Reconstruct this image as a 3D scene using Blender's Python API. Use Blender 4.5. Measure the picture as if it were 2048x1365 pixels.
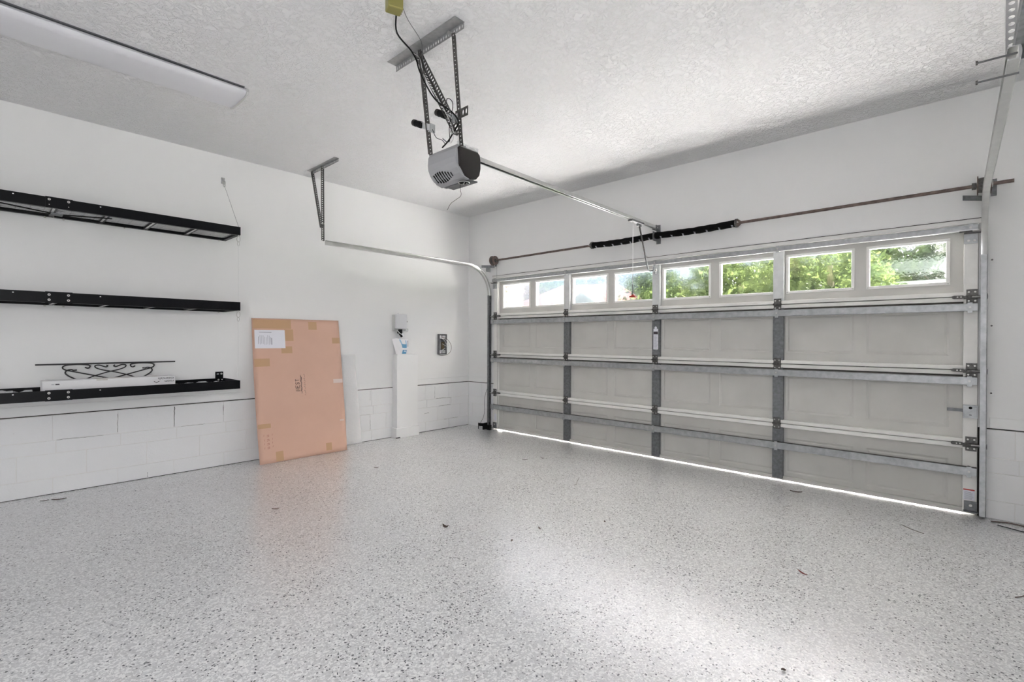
import bpy, math, random
from mathutils import Vector, Matrix
random.seed(7)
S = bpy.context.scene
for o in list(bpy.data.objects): bpy.data.objects.remove(o, do_unlink=True)
COL = S.collection
PI = math.pi

# ---------------------------------------------------------------- camera
YAW, PITCH, ROLL, FPX = -0.7461, -0.003, -0.0043, 977.03
cd = bpy.data.cameras.new('camera'); cam = bpy.data.objects.new('camera', cd); COL.objects.link(cam)
cd.sensor_fit = 'HORIZONTAL'; cd.sensor_width = 36.0; cd.lens = 36.0 * FPX / 2048.0
cd.clip_start = 0.05; cd.clip_end = 300
fw = Vector((math.sin(YAW) * math.cos(PITCH), math.cos(YAW) * math.cos(PITCH), math.sin(PITCH)))
rt = Vector((math.cos(YAW), -math.sin(YAW), 0)); up = rt.cross(fw)
# the picture is rolled by ROLL
cr, sr = math.cos(ROLL), math.sin(ROLL)
rt2 = rt * cr - up * sr; up2 = rt * sr + up * cr
m = Matrix.Identity(4)
for i in range(3):
    m[i][0], m[i][1], m[i][2] = rt2[i], up2[i], -fw[i]
m[0][3], m[1][3], m[2][3] = 5.353, -4.847, 1.254
cam.matrix_world = m
S.camera = cam

# ---------------------------------------------------------------- world, sun, lamps, exposure
W = bpy.data.worlds.new('world'); S.world = W; W.use_nodes = True
wn = W.node_tree; wn.nodes.clear()
wo = wn.nodes.new('ShaderNodeOutputWorld'); wb = wn.nodes.new('ShaderNodeBackground')
sky = wn.nodes.new('ShaderNodeTexSky'); sky.sky_type = 'NISHITA'; sky.sun_disc = False
sky.sun_elevation = math.radians(57); sky.sun_rotation = math.radians(22)
sky.air_density = 1.0; sky.dust_density = 5.0
wb.inputs['Strength'].default_value = 0.16
wn.links.new(sky.outputs[0], wb.inputs['Color']); wn.links.new(wb.outputs[0], wo.inputs['Surface'])

def lamp(name, kind, loc, direction, energy, color=(1, 1, 1), **kw):
    d = bpy.data.lights.new(name, kind); d.energy = energy; d.color = color
    for k, v in kw.items(): setattr(d, k, v)
    o = bpy.data.objects.new(name, d); COL.objects.link(o); o.location = loc
    o.rotation_euler = Vector(direction).to_track_quat('-Z', 'Y').to_euler()
    return o
az, el = math.radians(22), math.radians(57)
sd = Vector((-math.cos(el) * math.sin(az), -math.cos(el) * math.cos(az), -math.sin(el)))
lamp('sun', 'SUN', (20, 20, 30), sd, 30.0, (1.0, 0.985, 0.985), angle=math.radians(0.6))
# daylight enters by the eight door panes: a portal guides the sampling of the sky
p = lamp('sky_portal', 'AREA', (2.97, 0.10, 1.85), (0, -1, 0), 1, shape='RECTANGLE', size=4.8, size_y=0.36)
p.data.cycles.is_portal = True
# unseen fill lights added behind the camera to brighten the room
L1 = lamp('ceiling_fill_light', 'AREA', (3.6, -6.0, 2.93), (0.0, 0.12, -1), 1.6, (1.0, 0.985, 0.965), shape='RECTANGLE', size=3.2, size_y=1.1)
L2 = lamp('side_fill_light', 'AREA', (5.9, -5.6, 1.25), (-1, 0.30, -0.04), 13.5, (0.97, 0.985, 1.0), shape='RECTANGLE', size=0.95, size_y=2.0)

S.view_settings.view_transform = 'Standard'; S.view_settings.look = 'None'
S.view_settings.exposure = 2.88; S.view_settings.gamma = 1.0
S.view_settings.use_curve_mapping = False
S.cycles.use_denoising = True
S.cycles.max_bounces = 9; S.cycles.diffuse_bounces = 7; S.cycles.glossy_bounces = 4
S.cycles.transmission_bounces = 6; S.cycles.transparent_max_bounces = 12
S.cycles.sample_clamp_indirect = 6.0
S.cycles.caustics_reflective = False

# ---------------------------------------------------------------- materials
def mat(name, color, rough=0.6, metal=0.0, bump=None, var=None, spec=0.5, emit=None):
    """bump=(scale, strength, distance)   var=(scale, amount, detail)"""
    M = bpy.data.materials.new(name); M.use_nodes = True
    nt = M.node_tree; b = nt.nodes['Principled BSDF']
    b.inputs['Base Color'].default_value = (*color, 1); b.inputs['Roughness'].default_value = rough
    b.inputs['Metallic'].default_value = metal; b.inputs['Specular IOR Level'].default_value = spec
    tc = nt.nodes.new('ShaderNodeTexCoord')
    if var:
        n = nt.nodes.new('ShaderNodeTexNoise'); n.inputs['Scale'].default_value = var[0]; n.inputs['Detail'].default_value = var[2]
        nt.links.new(tc.outputs['Object'], n.inputs['Vector'])
        r = nt.nodes.new('ShaderNodeMapRange'); r.inputs['From Min'].default_value = 0.3; r.inputs['From Max'].default_value = 0.7
        r.inputs['To Min'].default_value = 1 - var[1]; r.inputs['To Max'].default_value = 1 + var[1]
        nt.links.new(n.outputs[0], r.inputs['Value'])
        mx = nt.nodes.new('ShaderNodeVectorMath'); mx.operation = 'SCALE'; mx.inputs[0].default_value = color
        nt.links.new(r.outputs[0], mx.inputs['Scale']); nt.links.new(mx.outputs[0], b.inputs['Base Color'])
    if bump:
        n = nt.nodes.new('ShaderNodeTexNoise'); n.inputs['Scale'].default_value = bump[0]; n.inputs['Detail'].default_value = 4
        nt.links.new(tc.outputs['Object'], n.inputs['Vector'])
        bp = nt.nodes.new('ShaderNodeBump'); bp.inputs['Strength'].default_value = bump[1]; bp.inputs['Distance'].default_value = bump[2]
        nt.links.new(n.outputs[0], bp.inputs['Height']); nt.links.new(bp.outputs[0], b.inputs['Normal'])
    if emit:
        b.inputs['Emission Color'].default_value = (*color, 1); b.inputs['Emission Strength'].default_value = emit
    return M

def N(nt, t, **kw):
    n = nt.nodes.new(t)
    for k, v in kw.items():
        if k in n.inputs: n.inputs[k].default_value = v
        else: setattr(n, k, v)
    return n

def ceiling_material():
    M = mat('knockdown_ceiling', (0.78, 0.778, 0.78), 0.85, spec=0.2); nt = M.node_tree; b = nt.nodes['Principled BSDF']; tc = nt.nodes['Texture Coordinate']
    n1 = N(nt, 'ShaderNodeTexNoise', Scale=26.0, Detail=5.0, Roughness=0.6, Distortion=1.2)
    nt.links.new(tc.outputs['Object'], n1.inputs['Vector'])
    r = N(nt, 'ShaderNodeMapRange'); r.inputs['From Min'].default_value = 0.46; r.inputs['From Max'].default_value = 0.58
    nt.links.new(n1.outputs[0], r.inputs['Value'])
    n2 = N(nt, 'ShaderNodeTexNoise', Scale=90.0, Detail=3.0)
    nt.links.new(tc.outputs['Object'], n2.inputs['Vector'])
    a = N(nt, 'ShaderNodeMath', operation='MULTIPLY_ADD'); a.inputs[1].default_value = 0.25
    nt.links.new(n2.outputs[0], a.inputs[0]); nt.links.new(r.outputs[0], a.inputs[2])
    bp = N(nt, 'ShaderNodeBump', Strength=0.8, Distance=0.0068)
    nt.links.new(a.outputs[0], bp.inputs['Height']); nt.links.new(bp.outputs[0], b.inputs['Normal'])
    return M

def floor_material():
    M = mat('epoxy_flake_floor', (0.5, 0.5, 0.5), 0.3); nt = M.node_tree; b = nt.nodes['Principled BSDF']; tc = nt.nodes['Texture Coordinate']
    # large patches that carry more or fewer dark flakes
    big = N(nt, 'ShaderNodeTexNoise', Scale=2.1, Detail=5.0, Roughness=0.65)
    nt.links.new(tc.outputs['Object'], big.inputs['Vector'])
    wob = N(nt, 'ShaderNodeTexNoise', Scale=60.0, Detail=2.0)
    nt.links.new(tc.outputs['Object'], wob.inputs['Vector'])
    wv = N(nt, 'ShaderNodeVectorMath', operation='MULTIPLY_ADD'); wv.inputs[1].default_value = (0.02, 0.02, 0)
    nt.links.new(wob.outputs['Color'], wv.inputs[0]); nt.links.new(tc.outputs['Object'], wv.inputs[2])
    def flakes(scale, seed):
        mp = N(nt, 'ShaderNodeMapping'); mp.inputs['Location'].default_value = (seed, seed * 1.7, 0)
        nt.links.new(wv.outputs[0], mp.inputs['Vector'])
        v = N(nt, 'ShaderNodeTexVoronoi', feature='F1', Scale=scale); nt.links.new(mp.outputs[0], v.inputs['Vector'])
        sp = N(nt, 'ShaderNodeSeparateColor'); nt.links.new(v.outputs['Color'], sp.inputs[0])
        return v, sp
    v1, s1 = flakes(105.0, 0.0)
    v2, s2 = flakes(150.0, 3.3)
    # dark flake mask: cell random < threshold(big) and near the cell centre
    th = N(nt, 'ShaderNodeMapRange'); th.inputs['From Min'].default_value = 0.38; th.inputs['From Max'].default_value = 0.64
    th.inputs['To Min'].default_value = 0.025; th.inputs['To Max'].default_value = 0.27
    nt.links.new(big.outputs[0], th.inputs['Value'])
    lt = N(nt, 'ShaderNodeMath', operation='LESS_THAN'); nt.links.new(s1.outputs[0], lt.inputs[0]); nt.links.new(th.outputs[0], lt.inputs[1])
    nr = N(nt, 'ShaderNodeMath', operation='LESS_THAN'); nt.links.new(v1.outputs['Distance'], nr.inputs[0]); nr.inputs[1].default_value = 0.42
    dm = N(nt, 'ShaderNodeMath', operation='MULTIPLY'); nt.links.new(lt.outputs[0], dm.inputs[0]); nt.links.new(nr.outputs[0], dm.inputs[1])
    lw = N(nt, 'ShaderNodeMath', operation='LESS_THAN'); nt.links.new(s2.outputs[1], lw.inputs[0]); lw.inputs[1].default_value = 0.34
    # background greys vary per cell
    bg = N(nt, 'ShaderNodeMapRange'); bg.inputs['To Min'].default_value = 0.50; bg.inputs['To Max'].default_value = 0.64
    nt.links.new(s2.outputs[2], bg.inputs['Value'])
    cg = N(nt, 'ShaderNodeCombineColor')
    for k, f in enumerate((1.0, 1.0, 1.02)):
        mm = N(nt, 'ShaderNodeMath', operation='MULTIPLY'); mm.inputs[1].default_value = f
        nt.links.new(bg.outputs[0], mm.inputs[0]); nt.links.new(mm.outputs[0], cg.inputs[k])
    mw = N(nt, 'ShaderNodeMix', data_type='RGBA'); mw.inputs['B'].default_value = (0.80, 0.80, 0.80, 1)
    nt.links.new(lw.outputs[0], mw.inputs['Factor']); nt.links.new(cg.outputs[0], mw.inputs['A'])
    md = N(nt, 'ShaderNodeMix', data_type='RGBA'); md.inputs['B'].default_value = (0.05, 0.053, 0.065, 1)
    nt.links.new(dm.outputs[0], md.inputs['Factor']); nt.links.new(mw.outputs['Result'], md.inputs['A'])
    nt.links.new(md.outputs['Result'], b.inputs['Base Color'])
    b.inputs['Roughness'].default_value = 0.32
    b.inputs['Specular IOR Level'].default_value = 0.6
    b.inputs['Coat Weight'].default_value = 0.8; b.inputs['Coat Roughness'].default_value = 0.17; b.inputs['Coat IOR'].default_value = 1.55
    n3 = N(nt, 'ShaderNodeTexNoise', Scale=70.0, Detail=4.0, Roughness=0.6); nt.links.new(tc.outputs['Object'], n3.inputs['Vector'])
    bp = N(nt, 'ShaderNodeBump', Strength=0.28, Distance=0.0035)
    nt.links.new(bp.outputs[0], b.inputs['Coat Normal'])
    nt.links.new(n3.outputs[0], bp.inputs['Height']); nt.links.new(bp.outputs[0], b.inputs['Normal'])
    return M

def glass_material():
    M = bpy.data.materials.new('rippled_glass'); M.use_nodes = True; nt = M.node_tree
    nt.nodes.remove(nt.nodes['Principled BSDF']); out = nt.nodes['Material Output']
    tc = N(nt, 'ShaderNodeTexCoord'); n = N(nt, 'ShaderNodeTexNoise', Scale=55.0, Detail=3.0)
    nt.links.new(tc.outputs['Object'], n.inputs['Vector'])
    bp = N(nt, 'ShaderNodeBump', Strength=0.25, Distance=0.002); nt.links.new(n.outputs[0], bp.inputs['Height'])
    g = N(nt, 'ShaderNodeBsdfGlass', IOR=1.45, Roughness=0.0); nt.links.new(bp.outputs[0], g.inputs['Normal'])
    t = N(nt, 'ShaderNodeBsdfTransparent'); mx = N(nt, 'ShaderNodeMixShader'); mx.inputs[0].default_value = 0.35
    nt.links.new(t.outputs[0], mx.inputs[1]); nt.links.new(g.outputs[0], mx.inputs[2]); nt.links.new(mx.outputs[0], out.inputs['Surface'])
    return M

def clear_material(name, tint=(1, 1, 1), fac=0.75, rough=0.25):
    M = bpy.data.materials.new(name); M.use_nodes = True; nt = M.node_tree; b = nt.nodes['Principled BSDF']; out = nt.nodes['Material Output']
    b.inputs['Base Color'].default_value = (*tint, 1); b.inputs['Roughness'].default_value = rough
    tc = N(nt, 'ShaderNodeTexCoord'); n = N(nt, 'ShaderNodeTexVoronoi', Scale=45.0); nt.links.new(tc.outputs['Object'], n.inputs['Vector'])
    bp = N(nt, 'ShaderNodeBump', Strength=0.8, Distance=0.004); nt.links.new(n.outputs[0], bp.inputs['Height']); nt.links.new(bp.outputs[0], b.inputs['Normal'])
    t = N(nt, 'ShaderNodeBsdfTransparent'); mx = N(nt, 'ShaderNodeMixShader'); mx.inputs[0].default_value = 1 - fac
    nt.links.new(t.outputs[0], mx.inputs[1]); nt.links.new(b.outputs[0], mx.inputs[2]); nt.links.new(mx.outputs[0], out.inputs['Surface'])
    return M

def cardboard_material():
    M = mat('cardboard', (0.60, 0.375, 0.265), 0.75, spec=0.2); nt = M.node_tree; b = nt.nodes['Principled BSDF']; tc = nt.nodes['Texture Coordinate']
    w = N(nt, 'ShaderNodeTexWave', Scale=55.0, Distortion=0.3); w.bands_direction = 'Z'; nt.links.new(tc.outputs['Object'], w.inputs['Vector'])
    n = N(nt, 'ShaderNodeTexNoise', Scale=3.0, Detail=5.0); nt.links.new(tc.outputs['Object'], n.inputs['Vector'])
    mx = N(nt, 'ShaderNodeMix', data_type='RGBA'); mx.inputs['A'].default_value = (0.64, 0.41, 0.315, 1); mx.inputs['B'].default_value = (0.74, 0.49, 0.38, 1)
    nt.links.new(n.outputs[0], mx.inputs['Factor']); nt.links.new(mx.outputs['Result'], b.inputs['Base Color'])
    bp = N(nt, 'ShaderNodeBump', Strength=0.15, Distance=0.001); nt.links.new(w.outputs[0], bp.inputs['Height']); nt.links.new(bp.outputs[0], b.inputs['Normal'])
    return M

def block_material():
    M = mat('painted_block', (0.82, 0.82, 0.82), 0.6, spec=0.3); nt = M.node_tree; b = nt.nodes['Principled BSDF']; tc = nt.nodes['Texture Coordinate']
    n = N(nt, 'ShaderNodeTexNoise', Scale=55.0, Detail=6.0, Roughness=0.65); nt.links.new(tc.outputs['Object'], n.inputs['Vector'])
    # chips and pits: rare dark specks
    p = N(nt, 'ShaderNodeTexNoise', Scale=15.0, Detail=7.0, Roughness=0.75); nt.links.new(tc.outputs['Object'], p.inputs['Vector'])
    r = N(nt, 'ShaderNodeMapRange'); r.inputs['From Min'].default_value = 0.69; r.inputs['From Max'].default_value = 0.72
    nt.links.new(p.outputs[0], r.inputs['Value'])
    mx = N(nt, 'ShaderNodeMix', data_type='RGBA'); mx.inputs['A'].default_value = (0.82, 0.82, 0.825, 1); mx.inputs['B'].default_value = (0.16, 0.155, 0.15, 1)
    nt.links.new(r.outputs[0], mx.inputs['Factor']); nt.links.new(mx.outputs['Result'], b.inputs['Base Color'])
    bp = N(nt, 'ShaderNodeBump', Strength=0.6, Distance=0.004); nt.links.new(n.outputs[0], bp.inputs['Height']); nt.links.new(bp.outputs[0], b.inputs['Normal'])
    return M

def leaf_material(name, c):
    M = bpy.data.materials.new(name); M.use_nodes = True; nt = M.node_tree; nt.nodes.remove(nt.nodes['Principled BSDF']); out = nt.nodes['Material Output']
    d = N(nt, 'ShaderNodeBsdfDiffuse'); d.inputs[0].default_value = (*c, 1)
    t = N(nt, 'ShaderNodeBsdfTranslucent'); t.inputs[0].default_value = (c[0] * 1.2, c[1] * 1.25, c[2] * 0.9, 1)
    mx = N(nt, 'ShaderNodeMixShader'); mx.inputs[0].default_value = 0.35
    nt.links.new(d.outputs[0], mx.inputs[1]); nt.links.new(t.outputs[0], mx.inputs[2]); nt.links.new(mx.outputs[0], out.inputs['Surface'])
    return M

MT = {
 'ceil': ceiling_material(), 'floor': floor_material(), 'glass': glass_material(), 'block': block_material(), 'card': cardboard_material(),
 'wall': mat('painted_drywall', (0.82, 0.82, 0.815), 0.7, bump=(220, 0.05, 0.001), spec=0.3),
 'crack': mat('dark_gap', (0.05, 0.045, 0.04), 0.9),
 'trim': mat('painted_trim', (0.80, 0.79, 0.77), 0.5, var=(6, 0.03, 3)),
 'door': mat('door_skin_paint', (0.60, 0.59, 0.56), 0.5, var=(3.5, 0.05, 5), bump=(60, 0.08, 0.002)),
 'lip': mat('door_lip_paint', (0.84, 0.83, 0.80), 0.45, var=(9, 0.03, 4)),
 'pvc': mat('window_frame_white', (0.86, 0.85, 0.82), 0.4),
 'galv': mat('galvanised_steel', (0.42, 0.43, 0.44), 0.42, 0.55, var=(28, 0.16, 5)),
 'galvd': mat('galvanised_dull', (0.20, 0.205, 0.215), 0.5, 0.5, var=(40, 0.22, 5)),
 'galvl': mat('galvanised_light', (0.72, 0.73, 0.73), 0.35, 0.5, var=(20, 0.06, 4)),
 'zinc': mat('zinc_bright', (0.62, 0.62, 0.61), 0.28, 0.8, var=(14, 0.06, 3)),
 'hinge': mat('hinge_steel_dirty', (0.13, 0.125, 0.12), 0.5, 0.6, var=(60, 0.35, 5)),
 'grime_shade': mat('grimy_steel_shade', (0.11, 0.10, 0.09), 0.8, var=(15, 0.3, 5)),  # grime on the strut flanges, and shade painted on the door skin
 'bolt': mat('bolt_zinc', (0.55, 0.54, 0.52), 0.35, 0.7),
 'rust': mat('rusted_pipe', (0.17, 0.125, 0.11), 0.5, 0.5, var=(25, 0.35, 5)),
 'black': mat('black_powder_coat', (0.0025, 0.0025, 0.004), 0.4, spec=0.18),
 'blackm': mat('matte_black', (0.006, 0.006, 0.006), 0.6, spec=0.2),
 'sleeve': mat('black_foam_sleeve', (0.004, 0.004, 0.004), 0.8, spec=0.15, bump=(40, 0.5, 0.01)),
 'rub': mat('rubber_seal', (0.05, 0.05, 0.05), 0.8),
 'wire': mat('chrome_wire', (0.68, 0.68, 0.68), 0.25, 0.9),
 'perf': mat('perforated_steel', (0.11, 0.105, 0.10), 0.45, 0.6, var=(30, 0.2, 4)),
 'perfl': mat('perforated_steel_light', (0.42, 0.42, 0.42), 0.4, 0.6, var=(30, 0.12, 4)),
 'lens': mat('grey_plastic', (0.36, 0.36, 0.37), 0.45),
 'housing': mat('dark_brown_plastic', (0.012, 0.008, 0.007), 0.3),
 'dkgrey': mat('dark_grey_plastic', (0.12, 0.12, 0.125), 0.45),
 'encl': mat('enclosure_grey', (0.58, 0.58, 0.57), 0.45),
 'encll': mat('enclosure_cover', (0.66, 0.66, 0.68), 0.4),
 'white': mat('white_paint_gloss', (0.84, 0.84, 0.84), 0.45),
 'fix': mat('acrylic_lens_white', (0.70, 0.70, 0.73), 0.4),
 'paper': mat('paper', (0.80, 0.80, 0.86), 0.7),
 'tape': mat('packing_tape', (0.56, 0.35, 0.20), 0.35),
 'tapew': mat('white_label_residue', (0.74, 0.62, 0.57), 0.6),
 'ink': mat('dark_ink', (0.06, 0.05, 0.06), 0.7),
 'inkr': mat('red_brown_ink', (0.40, 0.12, 0.10), 0.7),
 'inkg': mat('grey_ink', (0.35, 0.35, 0.40), 0.7),
 'red': mat('red_plastic', (0.50, 0.035, 0.02), 0.4),
 'boxw': mat('white_carton', (0.80, 0.79, 0.80), 0.5, var=(5, 0.02, 3)),
 'boxt': mat('carton_tape', (0.60, 0.57, 0.54), 0.3),
 'iron': mat('wrought_iron', (0.035, 0.033, 0.035), 0.5, 0.3),
 'blue': mat('blue_print', (0.10, 0.30, 0.50), 0.4),
 'bluel': mat('light_blue_print', (0.30, 0.50, 0.65), 0.4),
 'yel': mat('yellow_green_plastic', (0.24, 0.215, 0.06), 0.4),
 'yeld': mat('brown_label', (0.10, 0.07, 0.03), 0.5),
 'leafb': mat('dead_leaf', (0.07, 0.045, 0.035), 0.8),
 'leafr': mat('dead_leaf_red', (0.18, 0.03, 0.025), 0.7),
 'conc': mat('driveway_concrete', (0.76, 0.75, 0.73), 0.85, var=(3, 0.06, 4)),
 'lawn': mat('lawn_green', (0.05, 0.07, 0.03), 1.0, spec=0.0, var=(2, 0.2, 4)),
 'roof': mat('roof_shingle', (0.030, 0.016, 0.016), 1.0, spec=0.0, var=(1.5, 0.3, 5)),
 'stucco': mat('stucco_tan', (0.06, 0.048, 0.036), 1.0, spec=0.0),
 'fascia': mat('white_fascia', (0.85, 0.84, 0.82), 0.6),
 'bark': mat('bark', (0.12, 0.09, 0.06), 0.9),
 'acryl': clear_material('prismatic_acrylic', (1.0, 1.0, 1.0), 0.62, 0.12),
 'film': clear_material('clear_film', (0.85, 0.86, 0.88), 0.5, 0.08),
 'leaf1': leaf_material('leaf_bright', (0.068, 0.085, 0.036)), 'leaf2': leaf_material('leaf_mid', (0.028, 0.040, 0.018)), 'leaf3': leaf_material('leaf_dark', (0.013, 0.019, 0.012)),
}

# ---------------------------------------------------------------- mesh helpers
class MB:
    def __init__(s): s.v = []; s.f = []; s.m = []; s.mats = []
    def mi(s, m):
        m = MT[m] if isinstance(m, str) else m
        if m not in s.mats: s.mats.append(m)
        return s.mats.index(m)
    def add(s, vs, fs, m):
        b = len(s.v); k = s.mi(m); s.v += [tuple(v) for v in vs]
        for f in fs: s.f.append(tuple(b + i for i in f)); s.m.append(k)
        return s
    def box(s, x0, y0, z0, x1, y1, z1, m):
        if x0 > x1: x0, x1 = x1, x0
        if y0 > y1: y0, y1 = y1, y0
        if z0 > z1: z0, z1 = z1, z0
        vs = [(x, y, z) for x in (x0, x1) for y in (y0, y1) for z in (z0, z1)]
        return s.add(vs, [(0, 1, 3, 2), (4, 6, 7, 5), (0, 4, 5, 1), (2, 3, 7, 6), (0, 2, 6, 4), (1, 5, 7, 3)], m)
    def obox(s, c, ux, uy, uz, m):
        """box by centre and three half-axis vectors"""
        c, ux, uy, uz = map(Vector, (c, ux, uy, uz))
        vs = [c + a * ux + b * uy + d * uz for a in (-1, 1) for b in (-1, 1) for d in (-1, 1)]
        fs = [(0, 1, 3, 2), (4, 6, 7, 5), (0, 4, 5, 1), (2, 3, 7, 6), (0, 2, 6, 4), (1, 5, 7, 3)]
        if ux.cross(uy).dot(uz) < 0: fs = [f[::-1] for f in fs]
        return s.add(vs, fs, m)
    def cyl(s, a, b, r, m, n=12, r2=None, cap=True):
        a, b = Vector(a), Vector(b); d = (b - a).normalized()
        t = Vector((0, 0, 1)) if abs(d.z) < 0.9 else Vector((1, 0, 0))
        u = d.cross(t).normalized(); w = d.cross(u); r2 = r if r2 is None else r2
        vs = []
        for c, rr in ((a, r), (b, r2)):
            for i in range(n):
                t_ = 2 * PI * i / n; vs.append(c + (u * math.cos(t_) + w * math.sin(t_)) * rr)
        fs = [(i, (i + 1) % n, n + (i + 1) % n, n + i) for i in range(n)]
        if cap: fs += [tuple(range(n))[::-1], tuple(range(n, 2 * n))]
        return s.add(vs, fs, m)
    def tube(s, pts, r, m, n=8, closed=False):
        P = [Vector(p) for p in pts]; K = len(P)
        T = []
        for i in range(K):
            a = P[(i - 1) % K] if (closed or i > 0) else P[i]; b = P[(i + 1) % K] if (closed or i < K - 1) else P[i]
            T.append((b - a).normalized())
        t = Vector((0, 0, 1)) if abs(T[0].z) < 0.9 else Vector((1, 0, 0))
        u = T[0].cross(t).normalized(); vs = []
        for i in range(K):
            u = (u - T[i] * u.dot(T[i])).normalized(); w = T[i].cross(u)
            rr = r[i] if isinstance(r, (list, tuple)) else r
            for k in range(n):
                a = 2 * PI * k / n; vs.append(P[i] + (u * math.cos(a) + w * math.sin(a)) * rr)
        fs = []
        for i in range(K if closed else K - 1):
            j = (i + 1) % K
            for k in range(n): fs.append((i * n + k, i * n + (k + 1) % n, j * n + (k + 1) % n, j * n + k))
        if not closed: fs += [tuple(range(n))[::-1], tuple(range((K - 1) * n, K * n))]
        return s.add(vs, fs, m)
    def prism(s, prof, o, u, v, w, m):
        """extrude closed profile [(a,b)] in axes u,v from o along w"""
        o, u, v, w = map(Vector, (o, u, v, w)); n = len(prof)
        A = [o + u * a + v * b for a, b in prof]; B = [p + w for p in A]
        fs = [(i, (i + 1) % n, n + (i + 1) % n, n + i) for i in range(n)] + [tuple(range(n))[::-1], tuple(range(n, 2 * n))]
        return s.add(A + B, fs, m)
    def sweep(s, prof, path, side, m):
        """sweep an open or closed profile [(a,b)] along path; a along side vector, b along side x tangent"""
        P = [Vector(p) for p in path]; K = len(P); n = len(prof); side = Vector(side).normalized(); vs = []
        for i in range(K):
            t = (P[min(i + 1, K - 1)] - P[max(i - 1, 0)]).normalized(); nb = side.cross(t).normalized()
            for a, b in prof: vs.append(P[i] + side * a + nb * b)
        fs = [(i * n + k, i * n + (k + 1) % n, (i + 1) * n + (k + 1) % n, (i + 1) * n + k) for i in range(K - 1) for k in range(n)]
        fs += [tuple(range(n))[::-1], tuple(range((K - 1) * n, K * n))]
        return s.add(vs, fs, m)
    def perf(s, o, u, v, L, Wd, m, pitch=0.025, th=0.002, hw=0.30, hl=0.27):
        """perforated strip: o corner, u along length, v across; real octagonal holes, both faces"""
        o, u, v = Vector(o), Vector(u).normalized(), Vector(v).normalized(); w = u.cross(v)
        n = max(1, round(L / pitch)); p = L / n
        for i in range(n):
            c = o + u * (p * (i + .5)) + v * (Wd / 2); vs = []
            oc = [(-.5, -.5), (0, -.5), (.5, -.5), (.5, 0), (.5, .5), (0, .5), (-.5, .5), (-.5, 0)]
            ic = [(-.7, -.7), (0, -1), (.7, -.7), (1, 0), (.7, .7), (0, 1), (-.7, .7), (-1, 0)]
            for z in (0, th):
                vs += [c + u * (a * p) + v * (b * Wd) + w * z for a, b in oc]
                vs += [c + u * (a * p * hl) + v * (b * Wd * hw) + w * z for a, b in ic]
            fs = []
            for k in range(8):
                j = (k + 1) % 8
                fs += [(k, 8 + k, 8 + j, j), (16 + k, 16 + j, 24 + j, 24 + k), (8 + k, 24 + k, 24 + j, 8 + j)]
            fs += [(0, 1, 17, 16), (1, 2, 18, 17), (4, 5, 21, 20), (5, 6, 22, 21)]
            if i == 0: fs += [(6, 7, 23, 22), (7, 0, 16, 23)]
            if i == n - 1: fs += [(2, 3, 19, 18), (3, 4, 20, 19)]
            s.add(vs, fs, m)
        return s
    def mesh(s, name, smooth=False):
        me = bpy.data.meshes.new(name); me.from_pydata([tuple(v) for v in s.v], [], s.f)
        for m in s.mats: me.materials.append(m)
        me.polygons.foreach_set('material_index', s.m)
        if smooth:
            me.polygons.foreach_set('use_smooth', [True] * len(me.polygons))
        me.update(); return me
    def obj(s, name, parent=None, smooth=False, bevel=None, loc=None):
        """vertices are world coordinates; origin set to the parent's (or loc)"""
        o0 = Vector(loc) if loc else (base(parent) if parent else Vector((0, 0, 0)))
        s.v = [tuple(Vector(v) - o0) for v in s.v]
        me = s.mesh(name, smooth)
        if smooth:
            try: me.set_sharp_from_angle(angle=math.radians(40))
            except Exception: pass
        o = bpy.data.objects.new(name, me); COL.objects.link(o)
        if parent: o.parent = parent; o.location = o0 - base(parent)
        else: o.location = o0
        BASE[o.name] = o0
        if bevel:
            b = o.modifiers.new('bevel', 'BEVEL'); b.width = bevel; b.segments = 2; b.limit_method = 'ANGLE'; b.angle_limit = math.radians(40)
        return o
BASE = {}
def base(o): return BASE[o.name]
def thing(name, label, cat, loc=(0, 0, 0), group=None, kind=None):
    o = bpy.data.objects.new(name, None); COL.objects.link(o); o.location = loc; o.empty_display_size = 0.1
    BASE[o.name] = Vector(loc); return tag(o, label, cat, group, kind)
def tag(o, label=None, cat=None, group=None, kind=None):
    if label: o['label'] = label
    if cat: o['category'] = cat
    if group: o['group'] = group
    if kind: o['kind'] = kind
    return o
def copy_part(o, parent, off):
    """copy of a part and its sub-parts under parent, moved by off"""
    c = o.copy(); COL.objects.link(c); c.parent = parent; BASE[c.name] = BASE[o.name] + Vector(off)
    c.location = BASE[c.name] - BASE[parent.name]
    for ch in list(o.children):
        d = ch.copy(); COL.objects.link(d); d.parent = c; BASE[d.name] = BASE[ch.name] + Vector(off)
    return c
def text(s, size, o, u, v, parent, name, m, th=0.0004, align='LEFT', sx=1.0):
    """writing: origin o, u = reading direction, v = up of the letters"""
    c = bpy.data.curves.new(name, 'FONT'); c.body = s; c.size = size; c.extrude = th; c.align_x = align; c.resolution_u = 3
    c.materials.append(MT[m]); ob = bpy.data.objects.new(name, c); COL.objects.link(ob); ob.parent = parent
    u = Vector(u).normalized(); v = Vector(v).normalized(); w = u.cross(v); o = Vector(o) - base(parent)
    bpy.context.view_layer.update(); me_ = bpy.data.meshes.new_from_object(ob.evaluated_get(bpy.context.evaluated_depsgraph_get())); bpy.data.objects.remove(ob, do_unlink=True)
    me_.name = name; ob = bpy.data.objects.new(name, me_); COL.objects.link(ob); ob.parent = parent
    mm = Matrix(((u.x * sx, v.x, w.x, o.x), (u.y * sx, v.y, w.y, o.y), (u.z * sx, v.z, w.z, o.z), (0, 0, 0, 1)))
    ob.matrix_local = mm; BASE[ob.name] = Vector(o); return ob
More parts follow.
